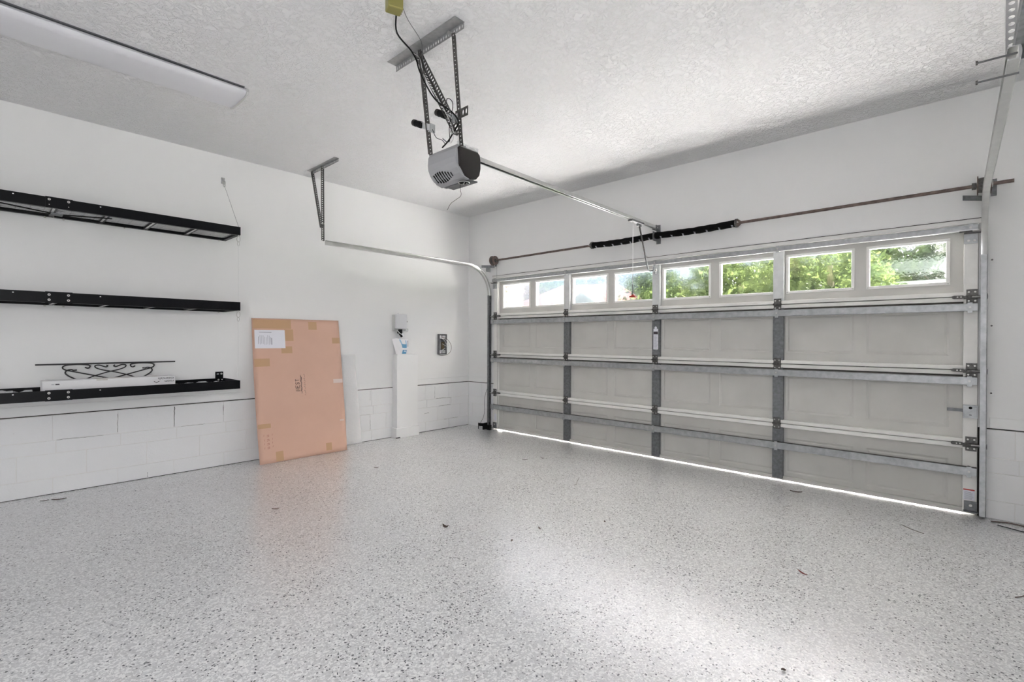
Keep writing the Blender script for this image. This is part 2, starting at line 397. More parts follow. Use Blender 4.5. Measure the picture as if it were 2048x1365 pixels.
def arc(cx, cy, r, a0, a1, n):
    return [(cx + r * math.cos(a0 + (a1 - a0) * i / n), cy + r * math.sin(a0 + (a1 - a0) * i / n)) for i in range(n + 1)]
def spline(pts, n=6):
    P = [Vector(p) for p in pts]; out = []
    for i in range(len(P) - 1):
        p0, p1, p2, p3 = P[max(i - 1, 0)], P[i], P[i + 1], P[min(i + 2, len(P) - 1)]
        for k in range(n):
            t = k / n
            out.append(0.5 * ((2 * p1) + (p2 - p0) * t + (2 * p0 - 5 * p1 + 4 * p2 - p3) * t * t + (3 * p1 - p0 - 3 * p2 + p3) * t ** 3))
    return out + [P[-1]]

# ================================================================ THE SETTING
H, KN = 3.05, 0.635
RX, BY, TH = 6.0, -6.8, 0.16          # right wall, back wall, thickness
DX0, DX1, DZ = 0.524, 5.431, 2.112    # garage door leaf
st = lambda o: tag(o, kind='structure')

f = MB().box(0, BY, -0.15, RX, 0.03, 0, 'floor').obj('floor', loc=(0, 0, 0)); tag(f, 'light grey epoxy garage floor speckled with dark and white flakes', 'floor', kind='structure')
f = MB().box(-TH, BY - TH, H, RX + TH, TH, H + 0.15, 'ceil').obj('ceiling'); tag(f, 'white garage ceiling with knockdown texture', 'ceiling', kind='structure')

def blocks(mb, along, p0, p1, face, skip=None):
    """painted concrete block courses; along 'y' for left wall (x=face) or 'x' for front wall (y=face)"""
    courses = [(0.0, 0.13, 0.0), (0.13, 0.325, 0.205), (0.325, 0.43, 0.02), (0.43, KN - 0.005, 0.0)]
    g = 0.0020; off0 = -4.06 if along == 'y' else 5.62
    for z0, z1, sh in courses:
        a = off0 + sh
        while a > p0: a -= 0.41
        while a < p1:
            b0, b1 = max(a + g, p0), min(a + 0.41 - g, p1)
            if b1 - b0 > 0.01:
                if along == 'y': mb.box(-0.05, b0, z0 + g, face + random.uniform(-.0015, .0015), b1, z1 - g, 'block')
                else: mb.box(b0, face + random.uniform(-.0015, .0015), z0 + g, b1, 0.1, z1 - g, 'block')
            a += 0.41

# left wall
wl = MB().box(-TH, BY, KN + 0.005, 0, TH, H, 'wall').obj('wall_left'); tag(wl, 'long white garage wall carrying the black shelves', 'wall', kind='structure')
mb = MB(); blocks(mb, 'y', BY, 0.0, 0.0); mb.obj('block_course', wl, bevel=0.0018)
MB().box(-TH, BY, 0, -0.004, TH, KN + 0.005, 'trim').obj('block_core', wl)
MB().box(-0.01, BY, KN - 0.003, 0.0012, 0, KN + 0.004, 'crack').box(-0.01, BY, 0, 0.0022, 0, 0.0035, 'crack').obj('gap_line', wl)
def cracks(axis, lst, par, seed):
    rnd = random.Random(seed); mb = MB()
    for (a0, z0, a1, z1, th_) in lst:
        n_ = max(3, int(math.hypot(a1 - a0, z1 - z0) / .02)); pts = []
        for q in range(n_ + 1):
            a_, z_ = a0 + (a1 - a0) * q / n_ + rnd.uniform(-.003, .003), z0 + (z1 - z0) * q / n_ + rnd.uniform(-.003, .003)
            pts.append((.0012, a_, z_) if axis == 'y' else (a_, -.0012, z_))
        mb.tube(pts, [th_ * rnd.uniform(.3, 1.1) for _ in pts], 'crack', 4)
    return tag(mb.obj('hairline_crack', par), kind='stuff')
cracks('y', [(-4.062, .44, -4.062, .60, .0012), (-3.65, .44, -3.648, .62, .0022), (-3.245, .50, -3.245, .60, .0018), (-4.45, .43, -4.15, .427, .0013), (-3.85, .01, -3.85, .05, .002), (-3.6, .43, -3.40, .43, .001),
             (-1.62, .50, -1.62, .62, .0012), (-1.62, .13, -1.62, .32, .0013), (-1.9, .325, -1.62, .328, .001), (-.62, .44, -.62, .60, .0016), (-.60, .432, -.33, .43, .0020), (-.33, .43, -.33, .34, .0016), (-.55, .325, -.33, .33, .0018), (-.45, .13, -.2, .135, .0012), (-.80, .245, -.72, .25, .0022)], wl, 3)
tb = MB().box(0, BY, KN + 0.006, 0.006, -0.006, 0.715, 'wall').obj('trim_1', bevel=0.002); tag(tb, 'low white band above the painted blocks on the long wall', 'trim', kind='structure')

# front wall with the door opening
wf = MB()
wf.box(0, 0, KN + 0.005, DX0, TH, H, 'wall'); wf.box(DX1, 0, KN + 0.005, RX, TH, H, 'wall'); wf.box(DX0, 0, DZ + 0.03, DX1, TH, H, 'wall')
wf = wf.obj('wall_front'); tag(wf, 'white wall above and beside the garage door', 'wall', kind='structure')
mb = MB(); blocks(mb, 'x', 0.002, DX0 - 0.005, 0.0); blocks(mb, 'x', DX1 + 0.045, RX, 0.0); mb.obj('block_course', wf, bevel=0.0018)
MB().box(0, 0.004, 0, DX0, TH, KN + 0.005, 'trim').box(DX1 + 0.045, 0.004, 0, RX, TH, KN + 0.005, 'trim').box(DX1, 0.02, 0, DX1 + 0.045, TH, KN + 0.005, 'crack').obj('block_core', wf)
MB().box(0, -0.0012, KN - 0.003, DX0, 0.01, KN + 0.004, 'crack').box(DX1 + 0.04, -0.0012, KN - 0.003, RX, 0.01, KN + 0.004, 'crack').obj('gap_line', wf)
t = MB().box(0.007, -0.006, KN + 0.006, DX0 - 0.06, 0, 0.715, 'wall').box(DX1 + 0.06, -0.006, KN + 0.006, RX, 0, 0.715, 'wall').obj('trim_2', bevel=0.002); tag(t, 'low white band above the blocks beside the garage door', 'trim', kind='structure')
# header casing over the door with its dark cracks
hd = MB().box(DX0 - 0.02, -0.012, DZ - 0.008, DX1 + 0.04, 0.03, DZ + 0.026, 'trim').obj('trim_3', bevel=0.003); tag(hd, 'narrow white header casing above the garage door', 'trim', kind='structure')
MB().box(DX0 - 0.02, -0.0135, DZ + 0.026, DX1 + 0.04, 0.005, DZ + 0.0295, 'crack').obj('gap_line', hd)
# jamb stops outside the leaf
j = MB().box(DX0 - 0.02, 0.0505, 0, DX0 + 0.03, TH, DZ + 0.03, 'trim').box(DX1 - 0.03, 0.0505, 0, DX1 + 0.02, TH, DZ + 0.03, 'trim').box(DX0, 0.0505, DZ - 0.03, DX1, TH, DZ + 0.03, 'trim').obj('trim_4'); tag(j, 'outer door jamb behind the garage door edges', 'trim', kind='structure')

# right and back walls (outside the photograph)
w = MB().box(RX, BY, 0, RX + TH, TH, H, 'wall').obj('wall_right'); tag(w, 'white garage wall beyond the edge of the photo', 'wall', kind='structure')
sdr = thing('added_door_2', 'added solid white door beside the camera, backing a fill light', 'door', (RX, -5.6, 0), kind='structure')  # made-up door with a solid leaf, added behind the side fill light
MB().box(5.93, -6.16, 0.0, 5.999, -6.08, 2.3, 'trim').box(5.93, -5.12, 0.0, 5.999, -5.04, 2.3, 'trim').box(5.93, -6.16, 2.26, 5.999, -5.04, 2.34, 'trim').obj('added_door_frame', sdr)
MB().box(5.945, -6.075, 0.01, 5.99, -5.125, 2.255, 'pvc').obj('added_door_leaf', sdr)
w = MB().box(-TH, BY - TH, 0, RX + TH, BY, H, 'wall').obj('wall_back'); tag(w, 'white rear garage wall behind the camera', 'wall', kind='structure')

# ================================================================ GARAGE DOOR
door = thing('door_1', 'wide beige sectional garage door with eight panes and steel struts', 'garage door', (DX0, 0, 0), kind='structure')
LV = [0.018, 0.513, 1.046, 1.579, DZ]
YS, YB = 0.036, 0.05                     # inner skin, outer skin
WO, WP, WW = 0.688, 0.5862, 0.463        # first pane, pitch, width
WZ0, WZ1 = 1.697, 1.998
MU = [1.783, 2.953, 4.129]
winx = [(WO + i * WP, WO + i * WP + WW) for i in range(8)]
def section(i):
    z0, z1 = LV[i] + 0.002, LV[i + 1] - 0.002; mb = MB()
    if i < 3:
        ra, rb = LV[i] + 0.10, LV[i + 1] - 0.10
        if i == 0: ra, rb = 0.073, 0.383
        rects = [(a - 0.020, b + 0.02) for a, b in winx]
        cells = []; x = DX0
        for a, b in rects:
            mb.box(x, YS, z0, a, YB, z1, 'door'); x = b
            mb.box(a, YS, z0, b, YB, ra, 'door'); mb.box(a, YS, rb, b, YB, z1, 'door')
            # embossed pan: sloping border, flat centre pushed outwards
            d, s_ = 0.0045, 0.014
            o = [(a, YS, ra), (b, YS, ra), (b, YS, rb), (a, YS, rb)]; n_ = [(a + s_, YS + d, ra + s_), (b - s_, YS + d, ra + s_), (b - s_, YS + d, rb - s_), (a + s_, YS + d, rb - s_)]
            i2 = [(a + 2 * s_, YS + .001, ra + 2 * s_), (b - 2 * s_, YS + .001, ra + 2 * s_), (b - 2 * s_, YS + .001, rb - 2 * s_), (a + 2 * s_, YS + .001, rb - 2 * s_)]
            mb.add(o + n_ + i2, [(k, (k + 1) % 4, 4 + (k + 1) % 4, 4 + k) for k in range(4)] + [(4 + k, 4 + (k + 1) % 4, 8 + (k + 1) % 4, 8 + k) for k in range(4)] + [(8, 9, 10, 11)], 'door')
            mb.box(a, YB - .003, ra, b, YB, rb, 'door')
        mb.box(x, YS, z0, DX1, YB, z1, 'door')
    else:
        x = DX0
        for a, b in winx:
            mb.box(x, YS, z0, a - .012, YB, z1, 'door'); x = b + .012
            mb.box(a - .012, YS, z0, x, YB, WZ0 - .012, 'door'); mb.box(a - .012, YS, WZ1 + .012, x, YB, z1, 'door')
        mb.box(x, YS, z0, DX1, YB, z1, 'door')
    sec = mb.obj('door_section', door)
    sec['label'] = ['lowest steel section of the door', 'second section up, carrying the lock', 'third section up, below the panes', 'top section with eight rippled panes'][i]
    # white folded lips along the section joints
    mb = MB()
    if i > 0: mb.box(DX0 + .02, 0.0, z0 + .001, DX1 - .02, YS + .004, z0 + .032, 'lip')
    if i < 3: mb.box(DX0 + .02, 0.0, z1 - .033, DX1 - .02, YS + .004, z1 - .001, 'lip')
    if i == 0: mb.box(DX0 + .02, 0.012, z0, DX1 - .02, YS + .004, z0 + .022, 'door')
    if i == 3: mb.box(DX0 + .02, 0.004, z1 - .03, DX1 - .02, YS + .004, z1, 'door')
    mb.obj('folded_lip', sec, bevel=0.003)
    if i > 0: MB().box(DX0 + .003, YS + .006, LV[i] - .012, DX1 - .003, YB - .001, LV[i] + .012, 'rub').obj('joint_seal', sec)
    # end stiles
    for a, b in ((DX0 + .002, DX0 + .078), (DX1 - .080, DX1 - .002)):
        m1 = MB(); m1.box(a, -0.004, z0 + (0.0 if i == 0 else .001), b, YS + .004, z1 - (.002), 'lip'); m1.obj('end_stile', sec, bevel=0.003)
    # centre stiles: folded channels with a raised web
    for x in MU:
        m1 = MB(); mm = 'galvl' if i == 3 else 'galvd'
        za, zb = z0 + (.03 if i else .0), z1 - .03
        m1.box(x - .043, -0.001, za, x + .043, 0.002, zb, mm); m1.box(x - .043, 0.0, za, x - .040, YS + .003, zb, mm)
        m1.box(x + .040, 0.0, za, x + .043, YS + .003, zb, mm)
        m1.obj('centre_stile', sec, bevel=0.001)
    return sec
secs = [section(i) for i in range(4)]
for a, b in winx:
    mb = MB(); w_ = 0.014
    for (x0, z0, x1, z1) in ((a - .022, WZ0 - .022, b + .022, WZ0), (a - .022, WZ1, b + .022, WZ1 + .022), (a - .022, WZ0, a, WZ1), (b, WZ0, b + .022, WZ1)):
        mb.box(x0, YS - .010, z0, x1, YB + .008, z1, 'pvc')
    for px, pz in ((a - .011, WZ0 - .011), (b + .011, WZ0 - .011)): mb.cyl((px, YS - .014, pz), (px, YS - .008, pz), .006, 'bolt', 8)
    mb.obj('window_frame', secs[3], bevel=0.004)
    MB().box(a - .004, YS + .004, WZ0 - .004, b + .004, YS + .009, WZ1 + .004, 'glass').obj('window_pane', secs[3])
# struts: U-bars
def strut(z0, z1, mname, y0=-0.055):
    segs = [DX0 + .0, MU[0] - .02, MU[1] - .02, MU[2] - .02, DX1 - 0.002]
    mb = MB()
    t_ = 0.004
    for k in range(1):
        a, b = DX0 - .004, DX1 - .004
        mb.box(a, y0, z0, b, y0 + t_, z1, mname)              # web facing the room
        mb.box(a, y0 + t_, z1 - t_, b, -0.005, z1, 'grime_shade' if z1 < 2 else mname); mb.box(a, y0 + t_, z0, b, -0.005, z0 + t_, mname)
        mb.box(a, y0 - .003, z1 - .006, b, y0, z1, mname); mb.box(a, y0 - .003, z0, b, y0, z0 + .006, mname)
    o = mb.obj('strut', door, bevel=0.0015)
    for x in [DX0 + .04] + MU + [DX1 - .045]:
        c = MB(); c.box(x - .013, y0 - .0045, z0 - .012, x + .013, y0 - .001, z1 + .006, 'galv'); c.cyl((x, y0 - .009, (z0 + z1) / 2), (x, y0 - .004, (z0 + z1) / 2), .007, 'bolt', 8)
        c.cyl((x, y0 + .02, z1 - .002), (x, y0 + .02, z1 + .008), .008, 'hinge', 8)
        c.obj('strut_clip', o)
    return o
for z_ in (1.5275, .9985): MB().box(DX0 + .08, YS - .0025, z_, DX1 - .08, YS - .0005, z_ + .0165, 'grime_shade').obj('shade_band', door)  # dark strips painting the shade between the lips and the struts
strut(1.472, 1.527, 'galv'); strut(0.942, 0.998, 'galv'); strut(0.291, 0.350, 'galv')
strut(2.052, 2.094, 'galv', -0.036)
MB().box(DX0, -.041, 2.050, DX1 - .004, -.036, 2.057, 'zinc').obj('bright_edge_bar', door)
# hinges
def hinge_mesh(mb, x, z, end=0):
    w2 = 0.030
    mb.box(x - w2, -0.012, z + .006, x + w2, -0.006, z + .052, 'hinge'); mb.box(x - w2, -0.012, z - .050, x + w2, -0.006, z - .006, 'hinge')
    mb.cyl((x - w2 - .004, -0.018, z), (x + w2 + .004, -0.018, z), .0085, 'hinge', 10)
    mb.box(x - w2, -0.03, z - .008, x - w2 + .01, -0.008, z + .010, 'hinge'); mb.box(x + w2 - .01, -0.03, z - .008, x + w2, -0.008, z + .010, 'hinge')
    for dx in (-.017, .017):
        for dz in (.033, -.032): mb.cyl((x + dx, -0.018, z + dz), (x + dx, -0.011, z + dz), .0065, 'bolt', 8)
for k in (1, 2, 3):
    z = LV[k]
    for x in MU:
        mb = MB(); hinge_mesh(mb, x - .004, z); mb.obj('hinge', door, bevel=0.0012)
    for sgn, x in ((-1, DX0 + .035), (1, DX1 - .035)):
        mb = MB(); hinge_mesh(mb, x, z)
        # roller carrier with its slotted arm lying along the lip
        mb.box(x - .045, -0.030, z - .016, x + .045, -0.024, z + .004, 'hinge'); mb.box(x - .045, -0.055, z - .018, x + .045, -0.026, z - .014, 'hinge')
        xa = x - sgn * .045; xb = x - sgn * .098
        mb.box(xa, -0.020, z - .014, xb, -0.014, z + .010, 'hinge'); mb.cyl((xb, -0.022, z - .002), (xb, -0.008, z - .002), .011, 'hinge', 10)
        for q in (0.25, 0.6): mb.cyl((xa + (xb - xa) * q, -0.024, z - .002), (xa + (xb - xa) * q, -0.019, z - .002), .005, 'bolt', 8)
        h = mb.obj('roller_hinge', door, bevel=0.001)
        xr = 0.484 if sgn < 0 else 5.470
        MB().cyl((x, -.040, z - .004), (xr, -.040, z - .004), .005, 'bolt', 8).cyl((xr - .008, -.040, z - .004), (xr + .008, -.040, z - .004), .019, 'dkgrey', 16).obj('roller', h)
# top brackets with rollers
for sgn, x in ((-1, DX0 + .035), (1, DX1 - .035)):
    mb = MB(); z = DZ - .09
    mb.box(x - .045, -0.012, z - .06, x + .03, -0.006, z + .01, 'galv'); mb.box(x - .045, -0.05, z + .01, x + .045, -0.006, z + .016, 'hinge')
    for dx in (-.02, .012): mb.cyl((x + dx, -.02, z - .04), (x + dx, -.011, z - .04), .008, 'bolt', 8)
    h = mb.obj('top_bracket', door, bevel=0.001); xr = 0.484 if sgn < 0 else 5.470
    MB().cyl((x, -.045, z + .024), (xr, -.045, z + .024), .005, 'bolt', 8).cyl((x - sgn * .07, -.045, z + .024), (x, -.045, z + .024), .006, 'hinge', 8).obj('roller', h)
    mb = MB(); mb.box(x - .035, -0.012, 0.03, x + .035, -0.006, 0.10, 'galvd'); mb.cyl((x, -.018, .07), (x, -.010, .07), .010, 'bolt', 10)
    mb.box(x - .038, -0.04, .026, x + .04, -0.006, .032, 'galvd'); mb.obj('bottom_bracket', door, bevel=0.001)
# lock box with bolt bar
mb = MB(); mb.box(5.352, -0.022, .700, 5.432, -0.005, .795, 'galv'); mb.box(5.358, -0.026, .712, 5.426, -0.021, .783, 'galv')
mb.cyl((5.392, -.029, .775), (5.392, -.024, .775), .010, 'blackm', 12); mb.box(5.385, -.0275, .722, 5.399, -.025, .726, 'blackm')
lk = mb.obj('lock_box', door, bevel=0.003)
MB().box(5.265, -0.004, .742, 5.355, .002, .764, 'galvd').obj('lock_bar', lk)
# labels on the door
lb = MB().box(2.927, -.0035, 1.155, 2.979, -.0012, 1.375, 'paper').box(2.929, -.0042, 1.315, 2.977, -.0034, 1.345, 'ink').obj('instruction_label', door)
mb = MB()
for k in range(22): mb.box(2.934, -.0042, 1.165 + k * .0065, 2.934 + random.uniform(.028, .04), -.0034, 1.1675 + k * .0065, 'inkg')
tag(mb.obj('printed_lines', lb), kind='stuff')
MB().cyl((2.952, -.003, 1.385), (2.952, -.0012, 1.385), .014, 'paper', 16).obj('round_tag', lb)
lb = MB().box(5.357, -.0065, .105, 5.417, -.0035, .185, 'paper').box(5.357, -.0072, .176, 5.417, -.0064, .185, 'red').obj('warning_label', door)
mb = MB()
for k in range(8): mb.box(5.363, -.0072, .112 + k * .007, 5.363 + random.uniform(.035, .048), -.0064, .1145 + k * .007, 'inkg')
tag(mb.obj('printed_lines', lb), kind='stuff')
MB().box(DX0 + .085 - .06, -.0065, .12, DX0 + .065, -.0035, .22, 'paper').obj('warning_label', door)
MB().box(DX0, 0.010, 0.006, DX1, YB, 0.022, 'door').obj('bottom_seal', door)
# operator bracket on the top section
MB().box(2.935, -.045, 1.955, 2.965, -.002, 2.02, 'galv').cyl((2.93, -.05, 1.992), (2.985, -.05, 1.992), .009, 'bolt', 10).cyl((2.955, -.05, 1.975), (2.955, -.05, 2.03), .012, 'galv', 10).obj('arm_bracket', door, bevel=0.001)

# ================================================================ TRACKS
def track(name, label, x0, x1, side):
    o = thing(name, label, 'door track', (x0, -0.05, 0))
    yv = -0.040; zc = 1.87; R = 0.38; zt = 2.255
    path = [(x0, yv, 0.015), (x0, yv, 0.6), (x0, yv, 1.2), (x0, yv, zc)]
    for i in range(1, 15):
        a = (PI / 2) * i / 14; path.append((x0, yv - R + R * math.cos(a), zc + R * math.sin(a)))
    for i in range(1, 9):
        t_ = i / 8; path.append((x0 + (x1 - x0) * t_, yv - R + (-2.43 - yv + R) * t_, zt - 0.0 * t_))
    path[17] = (x0, yv - R, zt)
    s_ = -side; w_, d_, t_ = 0.024, 0.030, 0.003
    # open channel: web + two flanges + curled lip, open towards the door
    web = [(s_ * (-.006 * math.cos(a_)), w_ * math.sin(a_)) for a_ in [PI / 2 - PI * q / 8 for q in range(9)]]
    prof = [(s_ * d_, -w_), (s_ * d_, -w_ + .006), (s_ * (d_ - .004), -w_ + .006), (s_ * (d_ - .004), -w_ + t_), (s_ * t_, -w_ + t_), (s_ * t_, w_ - t_), (s_ * (d_ - .004), w_ - t_), (s_ * (d_ - .004), w_ - .006), (s_ * d_, w_ - .006), (s_ * d_, w_)] + web
    P1 = path[:4]; P2 = path[3:18]; P3 = path[17:]
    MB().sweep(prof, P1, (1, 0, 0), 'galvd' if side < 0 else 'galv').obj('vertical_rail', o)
    MB().sweep(prof, P2, (1, 0, 0), 'zinc').obj('curved_rail', o, smooth=True)
    MB().sweep(prof, P3, (1, 0, 0), 'zinc').obj('horizontal_rail', o)
    for z in (0.888, 1.366, 1.833):
        xb = x0 + side * .045
        mb = MB(); mb.box(x0 + side * .001, -0.045, z - .02, x0 + side * .005, -0.001, z + .02, 'galv'); mb.box(x0 + side * .001, -0.004, z - .022, xb, -0.0005, z + .022, 'wall')
        mb.cyl((x0 + side * .028, -.012, z), (x0 + side * .028, -.003, z), .006, 'hinge', 8); mb.obj('jamb_bracket', o, bevel=0.001)
    MB().obox((x0 + side * -.060, -.115, 2.262), (.066, .062, 0), (.0012, -.0012, 0), (0, 0, .018), 'galvd').obj('flag_brace', o)
    mb = MB(); mb.box(x0 + side * .004, -0.09, 2.20, x0 + side * .007, -0.002, 2.29, 'galv'); mb.obj('flag_plate', o, bevel=0.001)
    return o
tl = track('door_track', 'galvanised track curving up at the narrow end of the garage door by the corner', 0.462, 0.462, -1)
tr = track('door_track', 'galvanised track rising overhead at the lock side of the garage door', 5.470, 5.490, 1)
# end bolts of the lock-side track
for z in (2.263, 2.192):
    MB().cyl((5.383, -2.4, z + .002), (5.49, -2.4, z), .0035, 'dkgrey', 8).cyl((5.380, -2.4, z + .002), (5.386, -2.4, z + .002), .008, 'hinge', 8).obj('end_bolt', tr)
MB().box(5.478, -2.75, 2.278, 5.481, -2.30, 2.335, 'galvd').box(5.481, -2.75, 2.278, 5.515, -2.30, 2.281, 'galvd').obj('end_stiffener', tr)
mb = MB(); mb.perf((5.458, -2.36, 2.275), (0, 0, 1), (1, 0, 0), H - 2.275, .030, 'perfl'); mb.obj('hanger_strap', tr)

# track hanger on the ceiling at the corner side
hg = thing('track_hanger', 'perforated angle hanger holding the long track near the corner', 'hanger', (0.457, -2.43, 2.26))
mb = MB(); mb.perf((0.19, -2.455, H - .034), (1, 0, 0), (0, 0, 1), 0.60, .032, 'perfl', .022); mb.box(0.19, -2.50, H - .003, 0.79, -2.453, H - .0005, 'perfl'); mb.obj('ceiling_angle', hg)
def angle(mb, a, b, v1, v2, wd, m, pitch=.022):
    a, b = Vector(a), Vector(b); u = b - a; L = u.length; u.normalize()
    for v in (v1, v2):
        v = Vector(v); v = (v - u * v.dot(u)).normalized(); mb.perf(a, u, v, L, wd, m, pitch)
mb = MB(); angle(mb, (0.462, -2.447, H - .01), (0.462, -2.44, 2.275), (-1, 0.1, 0), (0.0, -1, 0), .032, 'perf'); mb.obj('upright_angle', hg)
mb = MB(); angle(mb, (0.20, -2.462, H - .01), (0.395, -2.455, 2.42), (1, 0, 0), (0, 1, 0), .032, 'perf'); mb.obj('brace_angle', hg)
MB().box(0.39, -2.452, 2.42, 0.47, -2.448, 2.46, 'perf').cyl((0.458, -2.47, 2.45), (0.458, -2.44, 2.45), .007, 'bolt', 8).obj('joining_plate', hg)

# ================================================================ TORSION SHAFT
ts = thing('torsion_shaft', 'rusty torsion shaft with springs above the garage door', 'torsion shaft', (2.98, -0.1, 2.34))
MB().cyl((0.575, -.1, 2.335), (5.60, -.1, 2.350), .0125, 'rust', 14).obj('shaft', ts, smooth=True)
def zsh(x): return 2.335 + (x - .575) * .003
for a, b, nm in ((2.215, 2.965, 'a'), (2.995, 3.80, 'b')):
    pts = []; rr = []
    for i in range(31):
        t_ = i / 30; x = a + (b - a) * t_; sag = -.010 * math.sin(PI * t_); pts.append((x, -.1, zsh(x) + sag)); rr.append(.033 + .0015 * math.sin(t_ * 47) + .001 * math.sin(t_ * 23))
    s_ = MB().tube(pts, rr, 'sleeve', 20).obj('spring_sleeve', ts, smooth=True)
    mb = MB()
    for i in range(7):
        x = a + .06 + (b - a - .1) * i / 6.0
        for k in range(3):
            a0 = -2.6 + k * .32; mb.tube([(x + .008 * q, -.1 + .0368 * math.cos(a0 + q * .07), zsh(x) - .010 * math.sin(PI * (x - a) / (b - a)) + .0368 * math.sin(a0 + q * .07)) for q in range(3)], .0016, 'paper', 5)
    tag(mb.obj('chalk_marks', s_), kind='stuff')
for x, sg in ((2.205, -1), (3.81, 1)):
    MB().cyl((x - sg * .02, -.1, zsh(x)), (x, -.1, zsh(x)), .040, 'hinge', 18).cyl((x, -.1, zsh(x)), (x + sg * .022, -.1, zsh(x)), .036, 'rust', 18, r2=.022).cyl((x + sg * .01, -.125, zsh(x)), (x + sg * .01, -.145, zsh(x)), .006, 'bolt', 8).obj('winding_cone', ts, smooth=True)
MB().box(2.977, -.135, 2.29, 2.983, -.0, 2.385, 'galvd').box(2.955, -.006, 2.27, 3.005, 0, 2.40, 'galvd').cyl((2.972, -.1, 2.342), (2.988, -.1, 2.342), .030, 'hinge', 16).obj('centre_bracket', ts, bevel=0.002)
for x, sg in ((0.62, -1), (5.445, 1)):
    z = zsh(x)
    mb = MB()
    mb.cyl((x - .028, -.1, z), (x - .022, -.1, z), .066, 'rust', 24).cyl((x - .022, -.1, z), (x + .022, -.1, z), .050, 'hinge', 24, r2=.056).cyl((x + .022, -.1, z), (x + .03, -.1, z), .070 if sg > 0 else .062, 'rust', 24)
    mb.cyl((x - sg * .03, -.1, z), (x - sg * .055, -.1, z), .024, 'hinge', 14)
    mb.obj('cable_drum', ts, smooth=True)
    xb = x + sg * .045
    mb = MB(); mb.box(xb - .002, -.13, z - .045, xb + .002, -.001, z + .045, 'rust'); mb.box(min(xb, xb + sg * .03), -.004, z - .065, max(xb, xb + sg * .03), 0, z + .055, 'galvd'); mb.cyl((xb - .008, -.1, z), (xb + .008, -.1, z), .022, 'bolt', 14)
    mb.obj('bearing_plate', ts, bevel=0.001)
    MB().cyl((x + .01, -.052, z), (x + sg * .0 + .01, -.03, .08), .0014, 'galvd', 6).obj('lift_cable', ts)

# ================================================================ OPENER
op = thing('garage_door_opener', 'grey and dark brown ceiling motor unit with long rail to the door', 'garage door opener', (2.977, -2.8, 2.43))
prof = [(-2.895, 2.428), (-2.74, 2.428), (-2.722, 2.415), (-2.715, 2.38), (-2.715, 2.33), (-2.725, 2.285), (-2.75, 2.258), (-2.80, 2.247), (-2.845, 2.258), (-2.895, 2.32)]
MB().prism(prof, (2.846, 0, 0), (0, 1, 0), (0, 0, 1), (0.262, 0, 0), 'housing').obj('housing', op, bevel=0.006)
prof = [(-2.83, 2.445), (-2.905, 2.436), (-2.918, 2.41), (-2.922, 2.36), (-2.918, 2.330), (-2.902, 2.298), (-2.878, 2.272), (-2.845, 2.254), (-2.805, 2.244), (-2.80, 2.25), (-2.89, 2.31), (-2.90, 2.42), (-2.83, 2.43)]
lens = MB().prism(prof, (2.832, 0, 0), (0, 1, 0), (0, 0, 1), (0.268, 0, 0), 'lens').obj('light_lens', op, bevel=0.005)
mb = MB(); mb.prism([(-2.905, 2.43), (-2.918, 2.36), (-2.900, 2.303), (-2.845, 2.256), (-2.76, 2.25), (-2.73, 2.29), (-2.725, 2.42)], (2.826, 0, 0), (0, 1, 0), (0, 0, 1), (0.012, 0, 0), 'lens'); mb.obj('end_cover', lens, bevel=0.01)
mb = MB()
for i in range(8):
    x = 2.872 + i * .022; k_ = .6 + .4 * math.sin(i * .5 + .3)
    mb.obox((x, -2.883, 2.2765), (.0010, 0, 0), (0, .030 * k_, -.0255 * k_), (0, .0035, .0041), 'blackm')
tag(mb.obj('vent_slots', lens), kind='stuff')
bp_ = MB().box(2.870, -2.808, 2.241, 3.10, -2.735, 2.249, 'dkgrey').obj('bottom_panel', op, bevel=0.002)
mb = MB()
for k in range(24):
    a, b = 2 * PI * k / 24, 2 * PI * (k + 1) / 24
mb.cyl((3.045, -2.80, 2.236), (3.045, -2.80, 2.2405), .034, 'blackm', 24); mb.tube([(3.045 + .034 * math.cos(2 * PI * k / 24), -2.80 + .034 * math.sin(2 * PI * k / 24), 2.237) for k in range(24)], .0025, 'zinc', 6, closed=True)
for dx, dy in ((.008, -.006), (-.01, .004), (.012, .012)): mb.cyl((3.045 + dx, -2.80 + dy, 2.232), (3.045 + dx, -2.80 + dy, 2.238), .004, 'zinc', 8)
mb.obj('lamp_socket', op)
MB().tube(spline([(3.03, -2.82, 2.236), (3.045, -2.83, 2.19), (3.05, -2.83, 2.15), (3.03, -2.85, 2.125), (3.0, -2.87, 2.10), (2.985, -2.885, 2.06)], 5), .0013, 'blackm', 5).obj('antenna_wire', op)
# rail: C-section with dark chain slot
rp = [(-.017, .018), (.017, .018), (.017, -.012), (.013, -.012), (.013, .014), (-.013, .014), (-.013, -.012), (-.017, -.012)]
mb = MB(); mb.sweep(rp, [(2.977, -2.73, 2.447), (2.977, -0.02, 2.432)], (1, 0, 0), 'zinc'); rail = mb.obj('rail', op)
MB().box(2.965, -2.70, 2.437, 2.989, -0.55, 2.445, 'blackm').obj('drive_chain', rail)
MB().box(2.955, -0.10, 2.412, 2.960, 0.0, 2.455, 'galvd').box(2.994, -0.10, 2.412, 2.999, 0.0, 2.455, 'galvd').box(2.955, -.006, 2.39, 3.0, 0, 2.47, 'galvd').cyl((2.95, -.07, 2.43), (3.004, -.07, 2.43), .006, 'bolt', 8).obj('header_bracket', rail)
mb = MB(); mb.box(2.952, -0.60, 2.408, 3.002, -0.36, 2.428, 'dkgrey'); mb.box(2.969, -0.46, 2.385, 2.985, -0.38, 2.412, 'galvd'); car = mb.obj('carriage', op, bevel=0.003)
